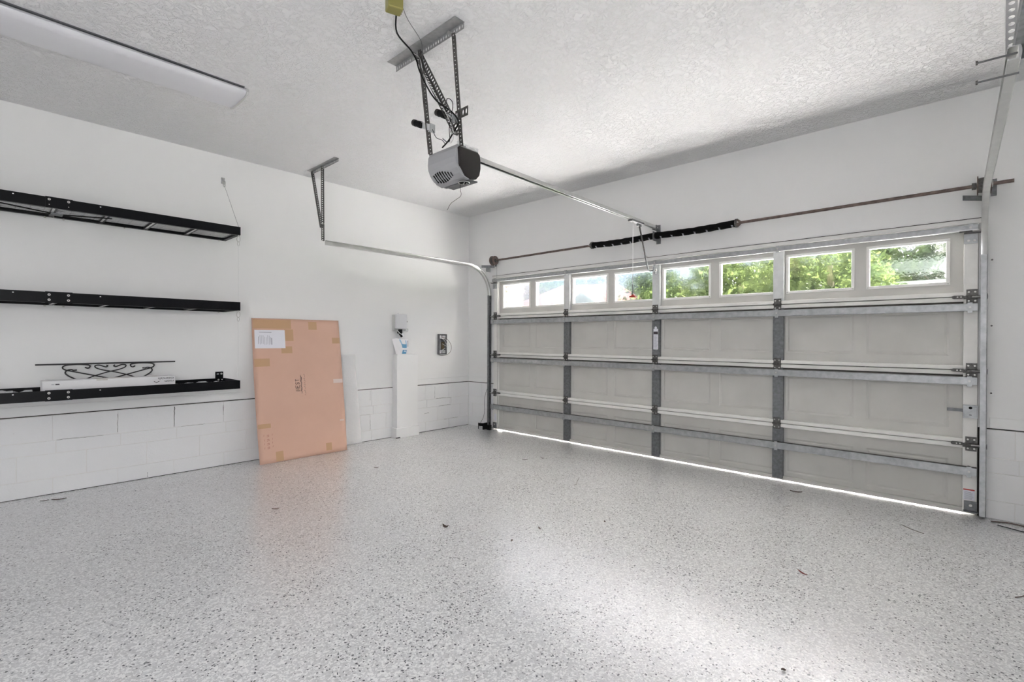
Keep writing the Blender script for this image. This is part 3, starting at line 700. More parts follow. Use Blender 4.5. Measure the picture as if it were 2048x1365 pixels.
# straight perforated arm then curved arm
a0, a1 = Vector((2.977, -.42, 2.395)), Vector((2.93, -.19, 2.10))
mb = MB(); u = (a1 - a0); L = u.length; mb.perf(a0 + Vector((-.0, -.012, -.006)), u, (0, .8, .6), L, .026, 'perf', .03, .004, .2, .2); mb.obj('straight_arm', op)
pts = spline([(2.938, -.225, 2.145), (2.928, -.17, 2.07), (2.922, -.125, 2.01), (2.926, -.09, 1.982), (2.945, -.06, 1.988), (2.957, -.052, 1.992)], 5)
MB().tube(pts, .009, 'galvd', 8).cyl((2.92, -.20, 2.115), (2.955, -.20, 2.115), .008, 'bolt', 8).obj('curved_arm', op, smooth=True)
MB().cyl((2.977, -.545, 2.41), (2.977, -.543, 1.80), .003, 'white', 6).cyl((2.977, -.543, 1.80), (2.977, -.540, 1.69), .004, 'dkgrey', 6).obj('release_cord', op)
MB().cyl((2.977, -.54, 1.70), (2.977, -.54, 1.685), .008, 'red', 10, r2=.022).box(2.947, -.556, 1.672, 3.007, -.524, 1.686, 'red').obj('release_handle', op, bevel=0.003)
# silver mounting plate with slots on top of the motor
mb = MB(); mb.perf((3.085, -2.89, 2.440), (0, 1, 0), (0, 0, 1), .17, .022, 'galvl', .04, .003, .25, .28); mb.box(2.86, -2.87, 2.428, 3.086, -2.72, 2.441, 'galv'); mb.obj('mounting_plate', op)

hb = thing('opener_hanger', 'perforated steel angles hanging the motor unit from the ceiling', 'hanger', (2.9, -3.0, H))
mb = MB(); mb.perf((2.607, -3.006, H - .040), (1, 0, 0), (0, 0, 1), .665, .036, 'perfl', .024, .003); mb.box(2.607, -3.075, H - .004, 3.272, -3.003, H - .0005, 'perfl'); mb.obj('ceiling_angle', hb)
mb = MB(); angle(mb, (2.895, -3.012, H - .02), (2.862, -2.905, 2.43), (-1, 0, 0), (0, -1, 0.2), .034, 'perf'); mb.obj('upright_angle', hb)
mb = MB(); angle(mb, (3.172, -3.012, H - .03), (3.118, -2.90, 2.42), (1, 0, 0), (0, 1, 0), .028, 'perf'); mb.obj('upright_angle', hb)
mb = MB(); angle(mb, (2.848, -3.016, H - .02), (3.150, -2.945, 2.46), (1, 0, .5), (0, -1, 0), .036, 'perf'); mb.obj('brace_angle', hb)
MB().cyl((3.135, -2.975, 2.475), (3.135, -2.935, 2.475), .010, 'bolt', 8).obj('bolt', hb)
MB().cyl((2.862, -3.03, H - .03), (2.862, -2.99, H - .03), .010, 'zinc', 8).obj('bolt', hb)
MB().cyl((3.16, -3.03, H - .022), (3.16, -2.995, H - .022), .008, 'bolt', 8).obj('bolt', hb)
MB().perf((3.12, -2.935, 2.56), (1, 0, 0), (0, 0, 1), .11, .055, 'perf', .03, .003).obj('side_tab', hb)
# two sensors clamped to the hanger
def sensor(a, b, label):
    o = thing('safety_sensor', label, 'sensor', a); a, b = Vector(a), Vector(b); d = (b - a).normalized()
    MB().cyl(a, a + d * .10, .017, 'blackm', 14).cyl(a - d * .004, a + d * .02, .021, 'housing', 14).cyl(a + d * .05, a + d * .085, .021, 'blackm', 14).obj('sensor_body', o, smooth=True)
    MB().obox((a + b) / 2 + d * .045, d * ((b - a).length / 2 - .04), (0, .004, .001), (0, -.004, .020), 'galvl').obox(b, (.006, 0, 0), (0, .018, 0), (0, 0, .026), 'galv').obj('clamp', o, bevel=0.001)
    return o
sensor((2.735, -2.955, 2.655), (2.922, -2.955, 2.565), 'black cylindrical sensor clamped to the outer hanger upright, sticking out over the motor')
sensor((2.985, -2.965, 2.640), (3.135, -2.955, 2.560), 'black cylindrical sensor clamped beside the tangled wires')

# ceiling outlet adaptor and cords
ad = thing('plug_adaptor', 'yellow-green plug adaptor hanging from the ceiling at the frame top', 'adaptor', (3.27, -3.45, 2.95))
ux, uy, uz = Vector((.030, -.010, 0)), Vector((.012, .036, 0)), Vector((0, 0, .052))
c0 = Vector((3.278, -3.470, 2.935))
MB().obox(c0, ux, uy, uz * 1.15, 'yel').obj('adaptor_body', ad, bevel=0.006)
mb = MB()
for q in (-.35, .25): mb.obox(c0 + uy * 1.0 + ux * q + Vector((0, 0, 0)), ux * .06, uy * .03, uz * 1.1, 'yeld')
mb.obox(c0 - ux * 1.0 - uz * .1, ux * .03, uy * .6, uz * .7, 'yeld'); mb.obj('moulded_ribs', ad)
MB().cyl((3.27, -3.47, 2.99), (3.27, -3.47, H - .0005), .045, 'white', 20).obj('outlet_plate', ad)
def cord(name, label, pts, r, m, n=6): 
    o = MB().tube(spline(pts, 5), r, m, n).obj(name, smooth=True, loc=pts[0]); return tag(o, label, 'cord')
cord('power_cord', 'thick black power cord running from the ceiling adaptor to the motor', [(3.235, -3.43, 2.90), (3.08, -3.32, 2.92), (2.955, -3.14, 2.955), (2.90, -3.06, 2.95), (2.905, -3.045, 2.90), (2.96, -3.04, 2.80), (3.02, -3.035, 2.71), (3.08, -3.03, 2.645), (3.17, -3.02, 2.575), (3.205, -3.0, 2.53), (3.20, -2.985, 2.50), (3.14, -2.965, 2.48), (3.06, -2.94, 2.455), (2.99, -2.93, 2.435)], .0045, 'blackm', 8)
cord('bell_wire', 'thin grey wire sagging from the adaptor past the ceiling angle', [(3.215, -3.43, 2.90), (3.03, -3.30, 2.96), (2.93, -3.13, 2.97), (2.89, -3.03, 2.98), (2.93, -3.03, 2.87), (3.02, -3.03, 2.74), (3.10, -3.02, 2.62), (3.15, -2.99, 2.50), (3.13, -2.96, 2.45), (3.07, -2.93, 2.44)], .0022, 'encl')
cord('bell_wire', 'thin dark wire running beside the brace to the tangled loops', [(3.275, -3.46, H - .01), (3.10, -3.28, H - .02), (2.985, -3.09, H - .03), (2.93, -3.04, 2.97), (2.99, -3.05, 2.85), (3.07, -3.05, 2.74), (3.11, -3.04, 2.66), (3.16, -3.03, 2.60), (3.19, -3.02, 2.52), (3.15, -3.0, 2.46)], .0018, 'dkgrey')
cord('sensor_wire', 'thin wire drooping from the outer sensor clamp to the motor top', [(2.93, -2.96, 2.555), (2.955, -2.95, 2.50), (3.00, -2.94, 2.475), (3.02, -2.93, 2.445)], .0018, 'blackm')
cord('sensor_wire', 'looping thin wire below the tangled clamp, ending in a small black connector', [(3.15, -2.99, 2.56), (3.11, -3.0, 2.60), (3.13, -3.01, 2.66), (3.17, -3.0, 2.62), (3.14, -3.0, 2.50), (3.12, -2.98, 2.43), (3.07, -2.96, 2.44), (3.03, -2.96, 2.47)], .002, 'blackm')

# ================================================================ CEILING LIGHT
cl = thing('ceiling_light', 'unlit wraparound fluorescent ceiling light with long white lens', 'ceiling light', (1.42, -4.6, H))
fx0, fx1, fy = 1.235, 1.592, -3.575; fyb = -5.95
prof = [(fx0 + .02, 3.044), (fx0 + .006, 3.026), (fx0 + .02, 3.006), (fx0 + .06, 2.996), ((fx0 + fx1) / 2, 2.990), (fx1 - .06, 2.996), (fx1 - .018, 3.004), (fx1 - .004, 3.020), (fx1 - .014, 3.036), (fx1 - .03, 3.044)]
MB().prism(prof, (0, fy + .006, 0), (1, 0, 0), (0, 0, 1), (0, fyb - fy, 0), 'fix').obj('lens', cl, smooth=True)
MB().box(fx0 + .05, fyb + .02, 3.0435, fx1 - .008, fy - .01, H - .0005, 'dkgrey').obj('housing', cl)
pe = [(a + (0.010 if a > 1.42 else -.008), b - .007 if b < 3.03 else b) for a, b in prof]
MB().prism(pe, (0, fy, 0), (1, 0, 0), (0, 0, 1), (0, .012, 0), 'encl').obj('end_cap', cl, bevel=0.002)

# added, unseen housing behind the camera for the ceiling fill light
rf = thing('ceiling_light', 'added flat ceiling panel behind the camera, above a fill light', 'ceiling light', (3.6, -6.0, H))  # made-up panel, added above the ceiling fill light
MB().box(1.95, -6.58, 2.955, 5.25, -5.42, H - .0005, 'white').obj('housing', rf)

# ================================================================ SHELVES
def shelf(zb, zt, label):
    o = thing('wall_shelf', label, 'shelf', (0.0, -4.45, zb), group='black steel wall shelves')
    xf, ye, yj, yl = 0.42, -3.228, -4.4665, -5.705; t_ = .003
    for nm, x in (('front_rail', xf), ('back_rail', .006)):
        for k, (a, b) in enumerate(((yl, yj - .002), (yj + .002, ye))):
            mb = MB()
            if nm == 'front_rail': mb.box(x - t_, a, zb, x, b, zt, 'black'); mb.box(x - .03, a, zb, x - t_, b, zb + t_, 'black')
            else: mb.box(x - .004, a, zb, x, b, zt, 'black'); mb.box(x, a, zb, x + .03, b, zb + t_, 'black')
            r = mb.obj(nm, o)
            if nm == 'front_rail':
                m2 = MB()
                ys_ = (-4.23,) if k else (-4.706,)
                for y in ys_: m2.obox((x + .0008, y, zt - .016), (.0006, 0, 0), (0, .004, 0), (0, 0, .003), 'white')
                m2.obj('slot_hole', r)
    # end side rails
    for y in (ye, yl):
        s_ = -1 if y == ye else 1
        MB().box(.006, y, zb, xf - .003, y + s_ * t_, zt, 'black').box(.006, y + s_ * t_, zb, xf - .003, y + s_ * .03, zb + t_, 'black').obj('side_rail', o)
    # joint plate with round bolts
    jp = MB().box(xf, yj - .075, zb - .002, xf + .003, yj + .075, zt + .003, 'black').obj('joint_plate', o)
    for y in (yj - .054, yj + .052):
        for z in ((zb + .058, zb + .02)):
            big = not (zb > 2 and z < zb + .03)
            MB().cyl((xf + .003, y, z), (xf + .006, y, z), .0085 if big else .003, 'bolt', 14).cyl((xf + .0058, y, z), (xf + .0068, y, z), .004 if big else .001, 'hinge', 8).obj('bolt', jp)
    # cross bars under the deck
    for k in range(8):
        y = -3.571 - .3045 * k
        if k == 7: break
        MB().box(.032, y - .014, zb + .001, xf - .032, y + .014, zb + .006, 'black').box(.032, y - .014, zb + .004, xf - .032, y - .011, zb + .022, 'black').box(.10, y - .0145, zb + .0002, .39, y + .0, zb + .0012, 'encl').obj('cross_bar', o)
    # wire deck
    mb = MB(); n = 15
    for i in range(n):
        x = .035 + (xf - .07) * i / (n - 1); mb.cyl((x, yl + .01, zb + .026), (x, ye - .01, zb + .026), .0022, 'wire', 5, cap=False)
    k = 0; y = yl + .03
    while y < ye - .01: mb.cyl((.01, y, zb + .030), (xf - .006, y, zb + .030), .0022, 'wire', 5, cap=False); y += .0762
    d = mb.obj('wire_deck', o, smooth=True)
    # small bolts poking below
    for y in (-3.29, -4.02, -4.41, -4.52):
        MB().cyl((.022, y, zb - .012), (.022, y, zb + .002), .006, 'bolt', 8).obj('screw', o)
    # wall tab at the end
    if zb > 1: return o
    tb = MB().box(.001, -3.315, zb + .075, .006, -3.245, zb + .14, 'black').obj('wall_tab', o, bevel=0.003)
    MB().cyl((.006, -3.262, zb + .12), (.010, -3.262, zb + .12), .009, 'bolt', 12).box(.006, -3.302, zb + .115, .0068, -3.284, zb + .121, 'white').obj('screw', tb)
    MB().cyl((.010, -3.289, zb + .062), (.014, -3.289, zb + .062), .008, 'bolt', 12).box(.0065, -3.262, zb + .06, .0075, -3.250, zb + .067, 'white').obj('screw', tb)
    return o
sh1 = shelf(2.212, 2.287, 'topmost black wire-deck shelf on the wall, seen from below')
sh2 = shelf(1.512, 1.590, 'middle black steel shelf on the wall, seen nearly edge on')
sh3 = shelf(0.787, 0.863, 'lowest black steel shelf, carrying the long white carton')
MB().tube([(.05, -4.02, 2.208), (.20, -4.42, 2.204), (.36, -4.78, 2.206)], .005, 'blackm', 6).obj('diagonal_brace', sh1)
MB().tube([(.05, -4.90, 2.208), (.20, -4.50, 2.203), (.35, -4.15, 2.206)], .005, 'blackm', 6).obj('diagonal_brace', sh1)
MB().box(.17, -4.50, 2.200, .24, -4.43, 2.209, 'galvd').obj('centre_clip', sh1)
# suspension cable rigging
sc = thing('suspension_cable', 'thin steel cable rigging holding the outer shelf corners to the wall', 'cable', (0, -3.25, 2.80))
cx, cy = .412, -3.243
MB().box(.0005, -3.268, 2.772, .004, -3.236, 2.832, 'galv').cyl((.004, -3.25, 2.82), (.012, -3.25, 2.82), .008, 'bolt', 8).cyl((.004, -3.252, 2.785), (.014, -3.252, 2.785), .008, 'bolt', 8).obj('wall_anchor', sc)
def ring(c, r, h, m='bolt', rr=.003):
    return [(c[0] + r * math.cos(2 * PI * i / 16) * .6, c[1] + r * math.cos(2 * PI * i / 16) * .8, c[2] + h * math.sin(2 * PI * i / 16)) for i in range(16)]
MB().tube(ring((.018, -3.247, 2.782), .014, .02), .003, 'bolt', 6, closed=True).tube(ring((.03, -3.247, 2.755), .010, .018), .0025, 'bolt', 6, closed=True).obj('shackle', sc)
MB().cyl((.034, -3.247, 2.745), (cx, cy, 2.29), .0016, 'galvd', 6).obj('cable', sc)
for za, zb_ in ((2.21, 1.592), (1.51, .865)):
    MB().tube(ring((cx, cy, za - .035), .014, .028), .003, 'bolt', 6, closed=True).tube(ring((cx, cy, za - .078), .009, .020), .0025, 'bolt', 6, closed=True).cyl((cx, cy, za - .010), (cx, cy, za + .004), .005, 'bolt', 8).obj('carabiner', sc)
    MB().cyl((cx, cy, za - .095), (cx, cy, zb_), .0016, 'galvl', 6).obj('cable', sc)

# carton on the lowest shelf
bx = thing('carton', 'long flat white carton lying on the lowest black shelf', 'carton', (.24, -4.12, .82))
BX0, BX1, BY0, BY1, BZ0, BZ1 = .165, .315, -4.552, -3.712, .8203, .926
body = MB().box(BX0, BY0, BZ0, BX1, BY1, BZ1, 'boxw').obj('carton_body', bx, bevel=0.006)
MB().box(BX0 + .02, -4.24, BZ1 + .0002, BX1 + .0006, -4.17, BZ1 + .0012, 'boxt').box(BX1, -4.24, BZ1 - .012, BX1 + .001, -4.17, BZ1, 'boxt').obj('tape_strip', bx)
MB().box(BX0 + .02, -3.86, BZ1 + .0002, BX1 - .02, -3.83, BZ1 + .0012, 'boxt').obj('tape_strip', bx)
MB().box(BX0 + .03, -4.16, BZ1 + .0002, BX1 - .04, -4.02, BZ1 + .001, 'boxt').obj('tape_strip', bx)
# upside-down print: reading direction -y, letters' up is -z
text('room', .030, (BX1 + .0006, -3.724, BZ1 - .034), (0, -1, 0), (0, 0, -1), bx, 'print_writing', 'ink')
text('essentials', .030, (BX1 + .0006, -3.724, BZ1 - .010), (0, -1, 0), (0, 0, -1), bx, 'print_writing', 'ink')
mb = MB(); mb.obox((BX1 + .001, -3.838, BZ1 - .046), (.0004, 0, 0), (0, .010, .006), (0, .0012, -.002), 'ink'); mb.obox((BX1 + .001, -3.856, BZ1 - .046), (.0004, 0, 0), (0, .010, -.006), (0, .0012, .002), 'ink'); mb.obj('chevron_mark', bx)
MB().box(BX1, -4.478, BZ1 - .032, BX1 + .0008, -4.455, BZ1 - .022, 'ink').box(BX1, -4.50, BZ1 - .030, BX1 + .0008, -4.483, BZ1 - .025, 'inkg').obj('small_print', bx)

# wrought-iron scroll bracket
ir = thing('scroll_bracket', 'black wrought-iron scroll bracket leaning on the wall behind the carton', 'ironwork', (.09, -4.12, .82))
def fl(pts, r=.0055): return MB().tube(spline([(.06 + .05 * (1.045 - b) / .2, a, b) for a, b in pts], 6), r, 'iron', 6)
Zt = 1.040
MB().box(.045, -4.575, Zt - .006, .062, -3.657, Zt + .006, 'iron').obj('top_bar', ir, bevel=0.001)
yc = -4.118
for sg in (-1, 1):
    f = lambda dy: yc + sg * dy
    fl([(f(.165), 1.012), (f(.148), 1.003), (f(.135), 1.012), (f(.140), 1.028), (f(.20), 1.036), (f(.275), 1.032), (f(.300), 1.016), (f(.285), .995), (f(.22), .975), (f(.10), .94), (f(-.02), .905), (f(-.08), .885)]).obj('scroll', ir, smooth=True)
    fl([(f(.215), .992), (f(.235), .990), (f(.25), .996), (f(.275), .990), (f(.285), .970), (f(.265), .945), (f(.22), .915), (f(.20), .895)]).obj('scroll', ir, smooth=True)
    fl([(f(.028), 1.025), (f(.02), 1.018), (f(.03), 1.01), (f(.045), 1.014), (f(.075), 1.026), (f(.10), 1.022), (f(.095), 1.004), (f(.05), .985), (f(-.03), .965), (f(-.13), .93), (f(-.21), .89)], .005).obj('scroll', ir, smooth=True)
MB().box(.105, -4.30, .8205, .118, -3.93, .832, 'iron').cyl((.112, -4.20, .83), (.098, -4.20, .90), .005, 'iron', 6).cyl((.112, -4.04, .83), (.098, -4.04, .90), .005, 'iron', 6).obj('bottom_bar', ir)
# crumpled clear plastic on the shelf
def crumple(name, label, x0, x1, y0, y1, z, hgt, m, nx=7, ny=14):
    vs, fs = [], []
    for i in range(nx):
        for k in range(ny):
            vs.append((x0 + (x1 - x0) * i / (nx - 1) + random.uniform(-.006, .006), y0 + (y1 - y0) * k / (ny - 1) + random.uniform(-.008, .008), z + random.uniform(0.001, hgt)))
    for i in range(nx - 1):
        for k in range(ny - 1): fs.append((i * ny + k, (i + 1) * ny + k, (i + 1) * ny + k + 1, i * ny + k + 1))
    o = MB().add(vs, fs, m).obj(name, smooth=True, loc=((x0 + x1) / 2, (y0 + y1) / 2, z)); o.modifiers.new('s', 'SOLIDIFY').thickness = .001
    return tag(o, label, 'plastic wrap')
crumple('plastic_wrap', 'crumpled clear plastic wrap on the lowest shelf between carton and cable', .06, .36, -3.70, -3.32, .820, .030, 'film')
crumple('plastic_wrap', 'crumpled clear plastic wrap on the lowest shelf at the frame edge', .05, .36, -4.95, -4.60, .820, .045, 'film')

# ================================================================ CARDBOARD SHEET
cbt = thing('cardboard_sheet', 'tall brown cardboard sheet leaning against the wall', 'cardboard', (.25, -2.53, 0))
def cb(s, t):
    """s across 0..1 (towards the door), t up 0..1"""
    y = -2.99 + .93 * s; z = 1.463 * t
    x = .250 - .235 * t - .03 * math.sin(PI * t) * (1 - s) - .005 * math.sin(PI * t) * s + s * .03 * t
    if s > .5: y += .0 
    y += (0.006 * math.sin(PI * t * 1.2)) * s
    return Vector((max(x, .012), y, z))
NS, NTt = 18, 30
def sheet(mb, s0, s1, t0, t1, off, m, ns, nt_):
    vs, fs = [], []
    for i in range(ns + 1):
        for k in range(nt_ + 1):
            s_, t_ = s0 + (s1 - s0) * i / ns, t0 + (t1 - t0) * k / nt_
            vs.append(cb(s_, t_) + Vector((off, 0, off * .18)))
    for i in range(ns):
        for k in range(nt_): fs.append((i * (nt_ + 1) + k, (i + 1) * (nt_ + 1) + k, (i + 1) * (nt_ + 1) + k + 1, i * (nt_ + 1) + k + 1))
    mb.add(vs, fs, m); return mb
o = sheet(MB(), 0, 1, 0, 1, 0, 'card', NS, NTt).obj('board', cbt, smooth=True)
sm = o.modifiers.new('thick', 'SOLIDIFY'); sm.thickness = .006; sm.offset = -1
def patch(name, s0, s1, t0, t1, m, off=.0012):
    return sheet(MB(), s0, s1, t0, t1, off, m, max(1, int((s1 - s0) * 12) + 1), max(1, int((t1 - t0) * 20) + 1)).obj(name, cbt)
patch('tape_strip', .01, .42, .928, .992, 'tape'); patch('tape_strip', .34, .44, .84, .925, 'tape', .0014); patch('tape_strip', .30, .42, .75, .80, 'tape')
patch('tape_strip', .62, .72, .925, .985, 'tape'); patch('tape_strip', .90, .995, .82, .865, 'tape'); patch('tape_strip', .01, .17, .66, .715, 'tape')
patch('tape_strip', .01, .14, .235, .265, 'tape'); patch('tape_strip', .17, .25, .005, .07, 'tape'); patch('tape_strip', .74, .81, .02, .075, 'tape')
patch('label_residue', .88, .995, .515, .545, 'tapew'); patch('label_residue', .93, .98, .225, .236, 'tapew')
pp = patch('paper_sheet', .022, .345, .787, .917, 'paper', .004)
mb = MB()
for k in range(9):
    s_ = .06 + .016 * k; mb = sheet(mb, s_, s_ + .0035, .81 + random.uniform(0, .01), .885 - random.uniform(0, .02), .0046, 'inkg' if k else 'ink', 1, 3)
mb = sheet(mb, .07, .20, .899, .902, .0046, 'inkg', 3, 1); mb = sheet(mb, .195, .203, .812, .86, .0046, 'inkg', 1, 2)
tag(mb.obj('printed_lines', pp), kind='stuff')
# hand lettering NEST written upwards
def stroke(mb, pts, m='ink', r=.0022):
    P = [cb(s_, t_) + Vector((.0018, 0, 0)) for s_, t_ in pts]; mb.tube(P, r, m, 5)
mb = MB()
def glyphs(mb, base_s, start_t, segs, w, h, m='ink', r=.0022):
    # letter local (a along writing = +t, b height = -s)
    for seg in segs: stroke(mb, [(base_s - b * h, start_t + a * w) for a, b in seg], m, r)
Nn = [[(0, 0), (0, 1), (1, 0), (1, 1)]]; Ee = [[(1, 0), (0, 0), (0, 1), (1, 1)], [(0, .5), (.8, .5)]]; Ss = [[(1, .9), (.5, 1), (0, .8), (.3, .55), (.9, .4), (.9, .1), (.4, 0), (0, .1)]]; Tt = [[(.5, 0), (.5, 1)], [(0, 1), (1, 1)]]
t0 = .475
for G in (Nn, Ee, Ss, Tt):
    glyphs(mb, .475, t0, G, .016, .04); t0 += .023
mb.obj('handwritten_word', cbt)
mb = MB(); pts = []
for k in range(16): pts.append((.49 + .018 * (k % 2) + .002 * math.sin(k), .475 + .0062 * k + (.006 if k % 2 else 0)))
stroke(mb, pts, 'ink', .0016); pts2 = [(.50 + .006 * math.sin(k * 1.9), .455 + k * .010) for k in range(14)]; stroke(mb, pts2, 'ink', .0016)
for k in range(11): stroke(mb, [(.545, .44 + k * .0145), (.530 + .01 * (k % 2), .445 + k * .0145), (.545 - .008 * (k % 3), .450 + k * .0145)], 'inkr' if k % 3 == 0 else 'ink', .0012)
mb.obj('scribble', cbt)
mb = MB()
for s_, m_ in ((.06, 'inkr'), (.10, 'inkr'), (.145, 'inkr')):
    for k in range(4):
        t_ = .10 + k * .026 + random.uniform(-.004, .004)
        if s_ == .10: stroke(mb, [(s_ - .01, t_), (s_ + .012, t_ + .002), (s_ + .01, t_ + .012), (s_ - .008, t_ + .01)], m_, .0018)
        else: stroke(mb, [(s_, t_), (s_ + .003, t_ + .012)], m_, .0012)
tag(mb.obj('stamped_print', cbt), kind='stuff')

# prismatic acrylic panel behind the cardboard
ap = MB(); ap.add([(.040, -2.20, .004), (.040, -1.752, .004), (.010, -1.835, 1.065), (.010, -2.20, 1.065), (.037, -2.20, .004), (.037, -1.752, .004), (.007, -1.835, 1.065), (.007, -2.20, 1.065)],
                  [(0, 1, 2, 3), (7, 6, 5, 4), (0, 4, 5, 1), (1, 5, 6, 2), (2, 6, 7, 3), (3, 7, 4, 0)], 'acryl')
ap = ap.obj('acrylic_sheet', loc=(.05, -1.95, 0)); tag(ap, 'translucent textured plastic panel leaning behind the cardboard sheet', 'plastic sheet')

# boxed column on the wall
pc = thing('column_casing', 'white boxed casing standing against the wall below the breaker box', 'casing', (.05, -1.14, 0))
PD, PY0, PY1 = .105, -1.302, -.985
MB().box(.002, PY0, 0.0, PD, PY1, 1.060, 'white').obj('casing_body', pc, bevel=0.002)
MB().box(.002, PY0 - .018, 0.0, PD + .016, PY1 + .018, .125, 'white').obj('plinth', pc, bevel=0.004)
MB().box(PD + .001, PY0 - .018, .001, PD + .02, PY0 + .035, .012, 'crack').obj('base_chip', pc)

# grey enclosure
br = thing('electrical_enclosure', 'small grey electrical enclosure on the wall above the white casing', 'enclosure', (.05, -1.22, 1.36))
MB().box(.0005, -1.312, 1.362, .055, -1.135, 1.565, 'encl').obj('enclosure_body', br, bevel=0.006)
MB().box(.055, -1.305, 1.385, .085, -1.140, 1.572, 'encll').obj('cover', br, bevel=0.008)
MB().cyl((.07, -1.27, 1.570), (.07, -1.27, 1.584), .010, 'encll', 10).obj('cable_cap', br)
MB().box(.05, -1.137, 1.470, .066, -1.122, 1.488, 'dkgrey').obj('latch', br, bevel=0.002)
MB().box(.03, -1.255, 1.325, .075, -1.205, 1.378, 'blackm').cyl((.04, -1.22, 1.330), (.05, -1.19, 1.285), .020, 'blackm', 12).cyl((.06, -1.20, 1.335), (.07, -1.185, 1.29), .012, 'galvl', 10).obj('plug', br, bevel=0.002)
MB().tube(spline([(.06, -1.19, 1.365), (.09, -1.15, 1.345), (.09, -1.13, 1.375), (.06, -1.14, 1.395)], 5), .004, 'encl', 6).tube(spline([(.06, -1.27, 1.362), (.08, -1.25, 1.33), (.075, -1.215, 1.315), (.06, -1.20, 1.33)], 5), .004, 'white', 6).obj('short_wire', br, smooth=True)

# blue and white bag on the casing
bag = thing('plastic_bag', 'white and blue printed plastic bag leaning on top of the white casing', 'bag', (.05, -1.2, 1.061))
def bagp(s_, t_, side=1):
    """s across, t up"""
    y = -1.300 + .175 * s_ + (-.034 + .070 * s_) * t_; x = .080 - .042 * t_; z = 1.062 + .192 * t_ + .008 * math.sin(s_ * 6) * t_
    d = .016 * math.sin(PI * min(max(s_, 0), 1)) * math.sin(PI * min(max(t_, 0.02), .98)) + .0015
    d += .003 * math.sin(s_ * 11 + t_ * 7)
    return Vector((x + side * max(d, .0012), y, z))
def bagsheet(m, s0, s1, t0, t1, side, ns, nt_, off=0, shape=None):
    vs, fs = [], []
    for i in range(ns + 1):
        for k in range(nt_ + 1):
            s_, t_ = s0 + (s1 - s0) * i / ns, t0 + (t1 - t0) * k / nt_
            if shape: s_, t_ = shape(i / ns, k / nt_)
            vs.append(bagp(s_, t_, side) + Vector((off, 0, 0)))
    for i in range(ns):
        for k in range(nt_): fs.append((i * (nt_ + 1) + k, (i + 1) * (nt_ + 1) + k, (i + 1) * (nt_ + 1) + k + 1, i * (nt_ + 1) + k + 1))
    return vs, fs, m
mb = MB(); mb.add(*bagsheet('boxw', 0, 1, 0, 1, 1, 14, 14)); mb.add(*bagsheet('boxw', 0, 1, 0, 1, -1, 14, 14)); mb.obj('bag_body', bag, smooth=True)
mb = MB()
mb.add(*bagsheet('bluel', 0, 0, 0, 0, 1, 4, 8, .0015, lambda i, k: (.42 + .10 * i - .12 * k + .1, .45 + .5 * k)))
mb.add(*bagsheet('bluel', 0, 0, 0, 0, 1, 4, 8, .0015, lambda i, k: (.80 + .08 * i - .02 * k, .45 + .5 * k)))
mb.add(*bagsheet('blue', 0, 0, 0, 0, 1, 8, 6, .0018, lambda i, k: (.50 + .36 * i, .42 + .26 * k)))
mb.add(*bagsheet('blue', 0, 0, 0, 0, 1, 8, 6, .0018, lambda i, k: (.48 + .36 * i + .05 * k, .02 + .27 * k)))
mb.add(*bagsheet('inkg', 0, 0, 0, 0, 1, 4, 6, .0015, lambda i, k: (.93 + .06 * i, .5 + .42 * k)))
mb.obj('blue_print', bag)
MB().add(*bagsheet('paper', 0, 0, 0, 0, 1, 6, 3, .0026, lambda i, k: (.62 + .2 * i, .17 + .06 * k))).obj('white_print', bag)

# open electrical box with bare wires
eb = thing('junction_box', 'open grey junction box with bare wires looping out by the corner', 'junction box', (0, -.5, 1.17))
ya, yb, za, zb_ = -.578, -.445, 1.045, 1.325
mb = MB(); mb.box(.001, ya, za, .006, yb, zb_, 'galvd')
for bx_ in ((ya, za, ya + .006, zb_), (yb - .006, za, yb, zb_), (ya, za, yb, za + .006), (ya, zb_ - .006, yb, zb_)): mb.box(.001, bx_[0], bx_[1], .045, bx_[2], bx_[3], 'galvd')
mb.box(.002, ya + .006, za + .006, .012, yb - .006, zb_ - .006, 'dkgrey'); mb.box(.012, ya + .008, za + .008, .03, ya + .04, zb_ - .01, 'galvd'); mb.obj('box_body', eb, bevel=0.001)
mb = MB()
for y in (ya + .03, ya + .075, ya + .105):
    for z in (zb_ - .04, za + .035): mb.box(.012, y - .012, z - .02, .034, y + .012, z + .02, 'encll'); mb.cyl((.034, y, z), (.036, y, z), .005, 'blackm', 8)
mb.box(.012, ya + .05, za + .07, .03, ya + .10, za + .17, 'yeld'); mb.obj('terminal', eb, bevel=0.001)
def wire(pts, m, r=.0028): MB().tube(spline(pts, 6), r, m, 6).obj('loose_wire', eb, smooth=True)
wire([(.02, -.53, 1.28), (.06, -.48, 1.27), (.09, -.43, 1.21), (.10, -.41, 1.14), (.09, -.43, 1.07), (.06, -.48, 1.035), (.04, -.54, 1.03), (.02, -.57, 1.04)], 'rust')
wire([(.02, -.54, 1.28), (.05, -.50, 1.24), (.06, -.47, 1.19), (.05, -.44, 1.17)], 'boxw'); wire([(.02, -.53, 1.27), (.06, -.48, 1.25), (.07, -.44, 1.19), (.05, -.43, 1.16)], 'boxw')
wire([(.02, -.56, 1.07), (.05, -.52, 1.11), (.05, -.48, 1.13)], 'boxw', .004); wire([(.02, -.52, 1.20), (.05, -.49, 1.17), (.06, -.46, 1.16), (.05, -.44, 1.18)], 'boxw')

